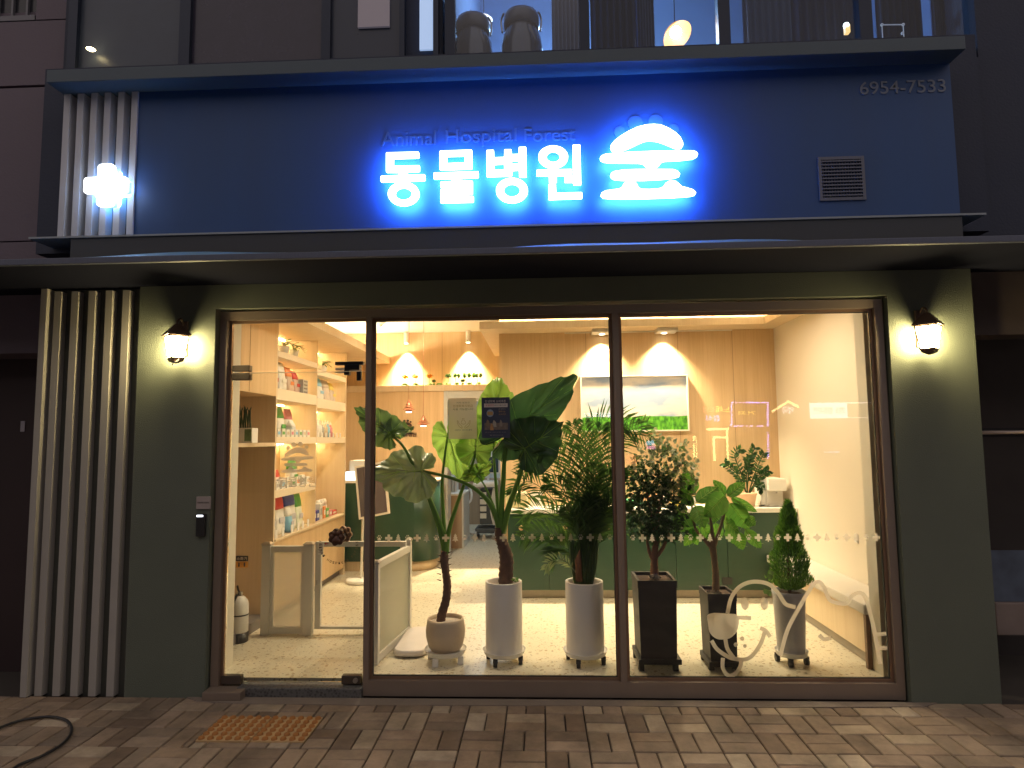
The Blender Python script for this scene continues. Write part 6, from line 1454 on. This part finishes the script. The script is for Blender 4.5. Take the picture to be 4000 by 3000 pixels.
# --- 4: bushy tree
t = thing('potted_plant', 'bushy small-leaved tree in a large black square pot right of the mullion', 'potted plant', (.75, .42, FZ))
x0, x1, z0, z1, cx, cy = sqpot(t, 2492, 2652, 2268, 2575, .24, .54, M_slate, M_stand)
bm = bmesh.new(); trunk(bm, [(2556, 2252), (2556, 2200), (2558, 2150), (2566, 2110)], cy, [.030, .026, .022, .018])
for p_ in ([(2556, 2200), (2535, 2150), (2524, 2090)], [(2558, 2180), (2590, 2140), (2612, 2080)], [(2566, 2110), (2570, 2000), (2600, 1900)], [(2560, 2130), (2540, 2000), (2520, 1880)], [(2600, 1900), (2640, 1830), (2680, 1800)]): trunk(bm, p_, cy, [.016, .012, .007])
obj('trunk', bm, mat('brown_bark', (.24, .13, .08), .8, var=.3, scale=30, bump=.6), t)
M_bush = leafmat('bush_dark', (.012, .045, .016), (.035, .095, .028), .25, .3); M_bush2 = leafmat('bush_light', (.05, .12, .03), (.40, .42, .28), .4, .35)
br = random.Random(21)
def leaflet(bm, q, d, s, wr=.42):
    sd = d.cross(Vector((br.gauss(0, 1), br.gauss(0, 1), br.gauss(0, 1)))).normalized(); n_ = sd.cross(d)
    p = [q, q+d*s*.35+sd*s*wr, q+d*s*.75+sd*s*wr*.7, q+d*s, q+d*s*.75-sd*s*wr*.7, q+d*s*.35-sd*s*wr]; m_ = q+d*s*.5-n_*s*.10
    v = [bm.verts.new(x) for x in p]; c = bm.verts.new(m_)
    for k in range(6): bm.faces.new((v[k], v[(k+1) % 6], c))
bm = bmesh.new(); bl = bmesh.new()
def rv(): return Vector((br.gauss(0, 1), br.gauss(0, 1), br.gauss(0, 1))).normalized()
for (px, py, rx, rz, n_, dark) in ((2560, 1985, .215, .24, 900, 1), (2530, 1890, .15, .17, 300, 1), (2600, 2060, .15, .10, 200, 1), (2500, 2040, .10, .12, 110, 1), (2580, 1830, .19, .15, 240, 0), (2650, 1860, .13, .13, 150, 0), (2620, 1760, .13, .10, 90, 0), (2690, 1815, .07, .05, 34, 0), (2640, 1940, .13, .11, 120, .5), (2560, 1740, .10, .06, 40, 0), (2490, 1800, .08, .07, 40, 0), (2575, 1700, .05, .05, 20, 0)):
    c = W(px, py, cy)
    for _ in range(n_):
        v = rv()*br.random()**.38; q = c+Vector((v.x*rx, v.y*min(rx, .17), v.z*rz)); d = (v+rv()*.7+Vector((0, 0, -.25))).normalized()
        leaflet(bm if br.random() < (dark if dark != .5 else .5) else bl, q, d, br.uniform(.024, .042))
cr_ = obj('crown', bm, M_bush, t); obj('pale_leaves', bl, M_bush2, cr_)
bm = bmesh.new(); clump(bm, W(2556, 2252, cy-.05), .035, 40, .016, br, .3); obj('white_stones', bm, M_grit, t)
# --- 5: broad-leaved small tree
t = thing('potted_plant', 'small tree with big oval leaves in a black square pot behind the drawn dog', 'potted plant', (1.3, .40, FZ))
x0, x1, z0, z1, cx, cy = sqpot(t, 2765, 2886, 2320, 2585, .26, .50, M_slate, M_stand)
bm = bmesh.new(); trunk(bm, [(2795, 2318), (2796, 2250), (2790, 2180), (2782, 2130)], cy, [.026, .023, .021, .026])
for p_ in ([(2782, 2140), (2750, 2105), (2715, 2060), (2700, 1950)], [(2786, 2140), (2805, 2090), (2830, 2000), (2838, 1945)], [(2784, 2130), (2780, 2060), (2770, 2000)]): trunk(bm, p_, cy, [.018, .011, .006])
obj('trunk', bm, mat('tan_bark', (.30, .20, .12), .8, var=.3, scale=30, bump=.6), t)
M_fic = leafmat('broad_green', (.03, .13, .02), (.10, .28, .04), .5, .3, 6)
def oval(par, base, tip, hw, m, droop=.12, fold=.18, seed=0, y0=0, y1=0):
    rd_ = random.Random(seed); b_ = W(base[0], base[1], cy+y0); e_ = W(tip[0], tip[1], cy+y1); u = e_-b_; L = u.length; u.normalize()
    view = (CAM-b_).normalized(); s = u.cross(view).normalized(); s = Matrix.Rotation(rd_.uniform(-.5, .5), 3, u) @ s; n_ = s.cross(u)
    if n_.dot(view) < 0: n_ = -n_
    bm = bmesh.new(); rows = []
    for i in range(13):
        f = i/12; w_ = hw*(sin(pi*min(1, f**.8))**.75 if 0 < f < 1 else 0)*(1.0); row = []
        for j in range(-4, 5):
            g = j/4; row.append(bm.verts.new(b_+u*L*f+s*w_*g+n_*(fold*abs(g)*w_-droop*L*f*f+.004*sin(f*20+ (j > 0)*1.5)*abs(g))))
        rows.append(row)
    for a_, c_ in zip(rows, rows[1:]):
        for j in range(8): bm.faces.new((a_[j], a_[j+1], c_[j+1], c_[j])).smooth = True
    bmesh.ops.remove_doubles(bm, verts=bm.verts, dist=.0002)
    o = obj('leaf', bm, m, par)
    bv = bmesh.new(); tube(bv, [b_+u*L*f+n_*(.0015-droop*L*f*f) for f in (-.06, .25, .5, .75, .95)], [.003, .0025, .002, .0016, .001], 5)
    for f in (.25, .42, .58, .74):
        for sg in (1, -1): tube(bv, [b_+u*L*f+n_*(.0015-droop*L*f*f), b_+u*L*(f+.14)+s*sg*hw*.75+n_*(.002+fold*.75*hw-droop*L*(f+.14)**2)], [.0014, .0006], 4)
    obj('vein', bv, M_vein, o)
def c6(x, y): return (2500+x*.4219, 1600+y*.4219)
OV = [((465, 800), (430, 560), 82), ((520, 860), (722, 700), 62), ((795, 790), (685, 650), 42), ((810, 800), (972, 668), 52), ((790, 795), (612, 985), 92), ((840, 815), (1090, 955), 38), ((830, 865), (1010, 1115), 82), ((515, 890), (600, 1085), 72), ((450, 965), (320, 1140), 78), ((500, 880), (355, 775), 42), ((985, 1000), (1062, 1070), 45), ((975, 1110), (1128, 1288), 48), ((890, 1130), (955, 1302), 52), ((600, 1005), (755, 990), 40), ((570, 1060), (660, 1200), 50), ((780, 1020), (900, 1140), 55), ((540, 1080), (410, 1265), 50), ((700, 1050), (735, 1215), 48), ((470, 1080), (545, 1260), 50), ((760, 980), (960, 1010), 45), ((430, 930), (330, 960), 45), ((840, 800), (860, 700), 40), ((620, 1090), (690, 1250), 45), ((820, 1100), (860, 1250), 45)]
for i, (b_, e_, hw) in enumerate(OV):
    rd = random.Random(i); oval(t, c6(*b_), c6(*e_), hw*.4219*mpp(cy)*1.15, M_fic, seed=i, y0=rd.uniform(-.04, .04)+(.06 if i > 12 else 0), y1=rd.uniform(-.12, .03)+(.08 if i > 12 else 0))
bm = bmesh.new(); clump(bm, W(2790, 2318, cy-.05), .05, 60, .016, br, .25); obj('white_stones', bm, M_grit, t)
# --- 6: little conifer
cx, rr0 = potc(3022, 3148, .42); z0 = FZ+.082; z1 = W(3090, 2318, .33).z; cy = .42
t = thing('potted_plant', 'cone-shaped bright green conifer in a tapered grey pot, rightmost behind the glass', 'potted plant', (cx, cy, FZ))
bm = bmesh.new(); H = z1-z0; lathe(bm, [(0, 0), (rr0*.80, 0), (rr0*.83, .01), (rr0*.97, H-.03), (rr0*1.0, H-.025), (rr0*1.03, H), (rr0*.95, H), (rr0*.92, H-.03)], cx, cy, 44, z0); obj('pot', bm, mat('grey_pot', (.50, .50, .53), .45, var=.05), t)
bm = bmesh.new(); lathe(bm, [(rr0*.93, 0), (0, .01)], cx, cy, 28, z0+H-.025); obj('soil', bm, M_soil, t)
dolly(t, cx, cy, rr0*.92, z0-.002, .045)
M_con = leafmat('conifer_green', (.03, .12, .012), (.13, .32, .03), .3, .5)
top = W(3078, 1962, cy); bot = W(3085, 2312, cy); Hc = top.z-bot.z
bm = bmesh.new(); cr2 = random.Random(4)
for _ in range(9000):
    f = cr2.random()**1.15; rmax = .150*min(1, (f*6+.35))*(1-f)**.66*(1.05+.12*sin(f*23)); a_ = cr2.uniform(0, 2*pi); r = rmax*cr2.random()**.35
    p = Vector((bot.x+(top.x-bot.x)*f+r*cos(a_), cy+r*sin(a_), bot.z+.02+Hc*f*.97)); d = Vector((cos(a_)*.55, sin(a_)*.55, 1+cr2.uniform(-.2, .4)))+Vector((cr2.gauss(0, .25), cr2.gauss(0, .25), 0)); d.normalize(); s = cr2.uniform(.018, .036)
    sd = d.cross(Vector((cr2.gauss(0, 1), cr2.gauss(0, 1), .2))).normalized()*.0038
    bm.faces.new([bm.verts.new(q) for q in (p-sd, p+sd, p+d*s)])
obj('crown', bm, M_con, t)
bm = bmesh.new(); tube(bm, [(bot.x, cy, bot.z-.02), (bot.x, cy, bot.z+Hc*.7)], [.014, .004], 8); obj('trunk', bm, M_bark, t)
bm = bmesh.new()
for x, y in ((3008, 2255), (2998, 2280), (3012, 2240), (2992, 2312), (3005, 2318)): leaflet(bm, W(x+8, y+10, .36), Vector((-.5, -.1, .7)).normalized(), .05, .4)
obj('sprig', bm, M_al3, t)
# --- counter-top plant
t = thing('counter_plant', 'feathery zz plant in a peach pot on the green counter beside the water dispenser', 'potted plant', (2.07, 2.4, CT))
a_, b_ = W(2876, 1925, 2.4), W(2958, 2008, 2.4); cx = (a_.x+b_.x)/2; rr0 = (b_.x-a_.x)/2; H = a_.z-CT
bm = bmesh.new(); lathe(bm, [(0, 0), (rr0*.75, 0), (rr0*.97, H-.02), (rr0*1.03, H-.018), (rr0*1.05, H), (rr0*.95, H), (rr0*.9, H-.03)], cx, 2.4, 32, CT); obj('pot', bm, mat('peach_pot', (.66, .44, .28), .55), t)
bm = bmesh.new(); lathe(bm, [(rr0*.93, 0), (0, .008)], cx, 2.4, 24, CT+H-.02); obj('soil', bm, M_soil, t)
M_zz = leafmat('zz_green', (.012, .05, .012), (.04, .13, .03), .2, .3)
for pts in ([(2915, 1925), (2895, 1850), (2870, 1780), (2895, 1755)], [(2918, 1925), (2925, 1840), (2935, 1780), (2950, 1748)], [(2925, 1925), (2945, 1860), (2965, 1810), (2985, 1768)], [(2915, 1925), (2885, 1860), (2850, 1825), (2832, 1810)], [(2925, 1925), (2960, 1870), (2985, 1850), (3002, 1838)], [(2920, 1925), (2915, 1860), (2925, 1820), (2920, 1790)], [(2930, 1925), (2955, 1890), (2970, 1900), (2980, 1915)]):
    P_ = spline([W(x, y, 2.4) for x, y in pts], 6); bm = bmesh.new(); tube(bm, P_, .006, 6)
    for i in range(4, len(P_)):
        tg = (P_[i]-P_[i-1]).normalized()
        for sg in (1, -1):
            d = (tg*.5+tg.cross(Vector((0, -1, 0)))*sg*.9+Vector((0, br.uniform(-.3, .3), 0))).normalized(); leaflet(bm, P_[i], d, .062, .24)
    obj('stem', bm, M_zz, t)
# join material of trunk etc. done
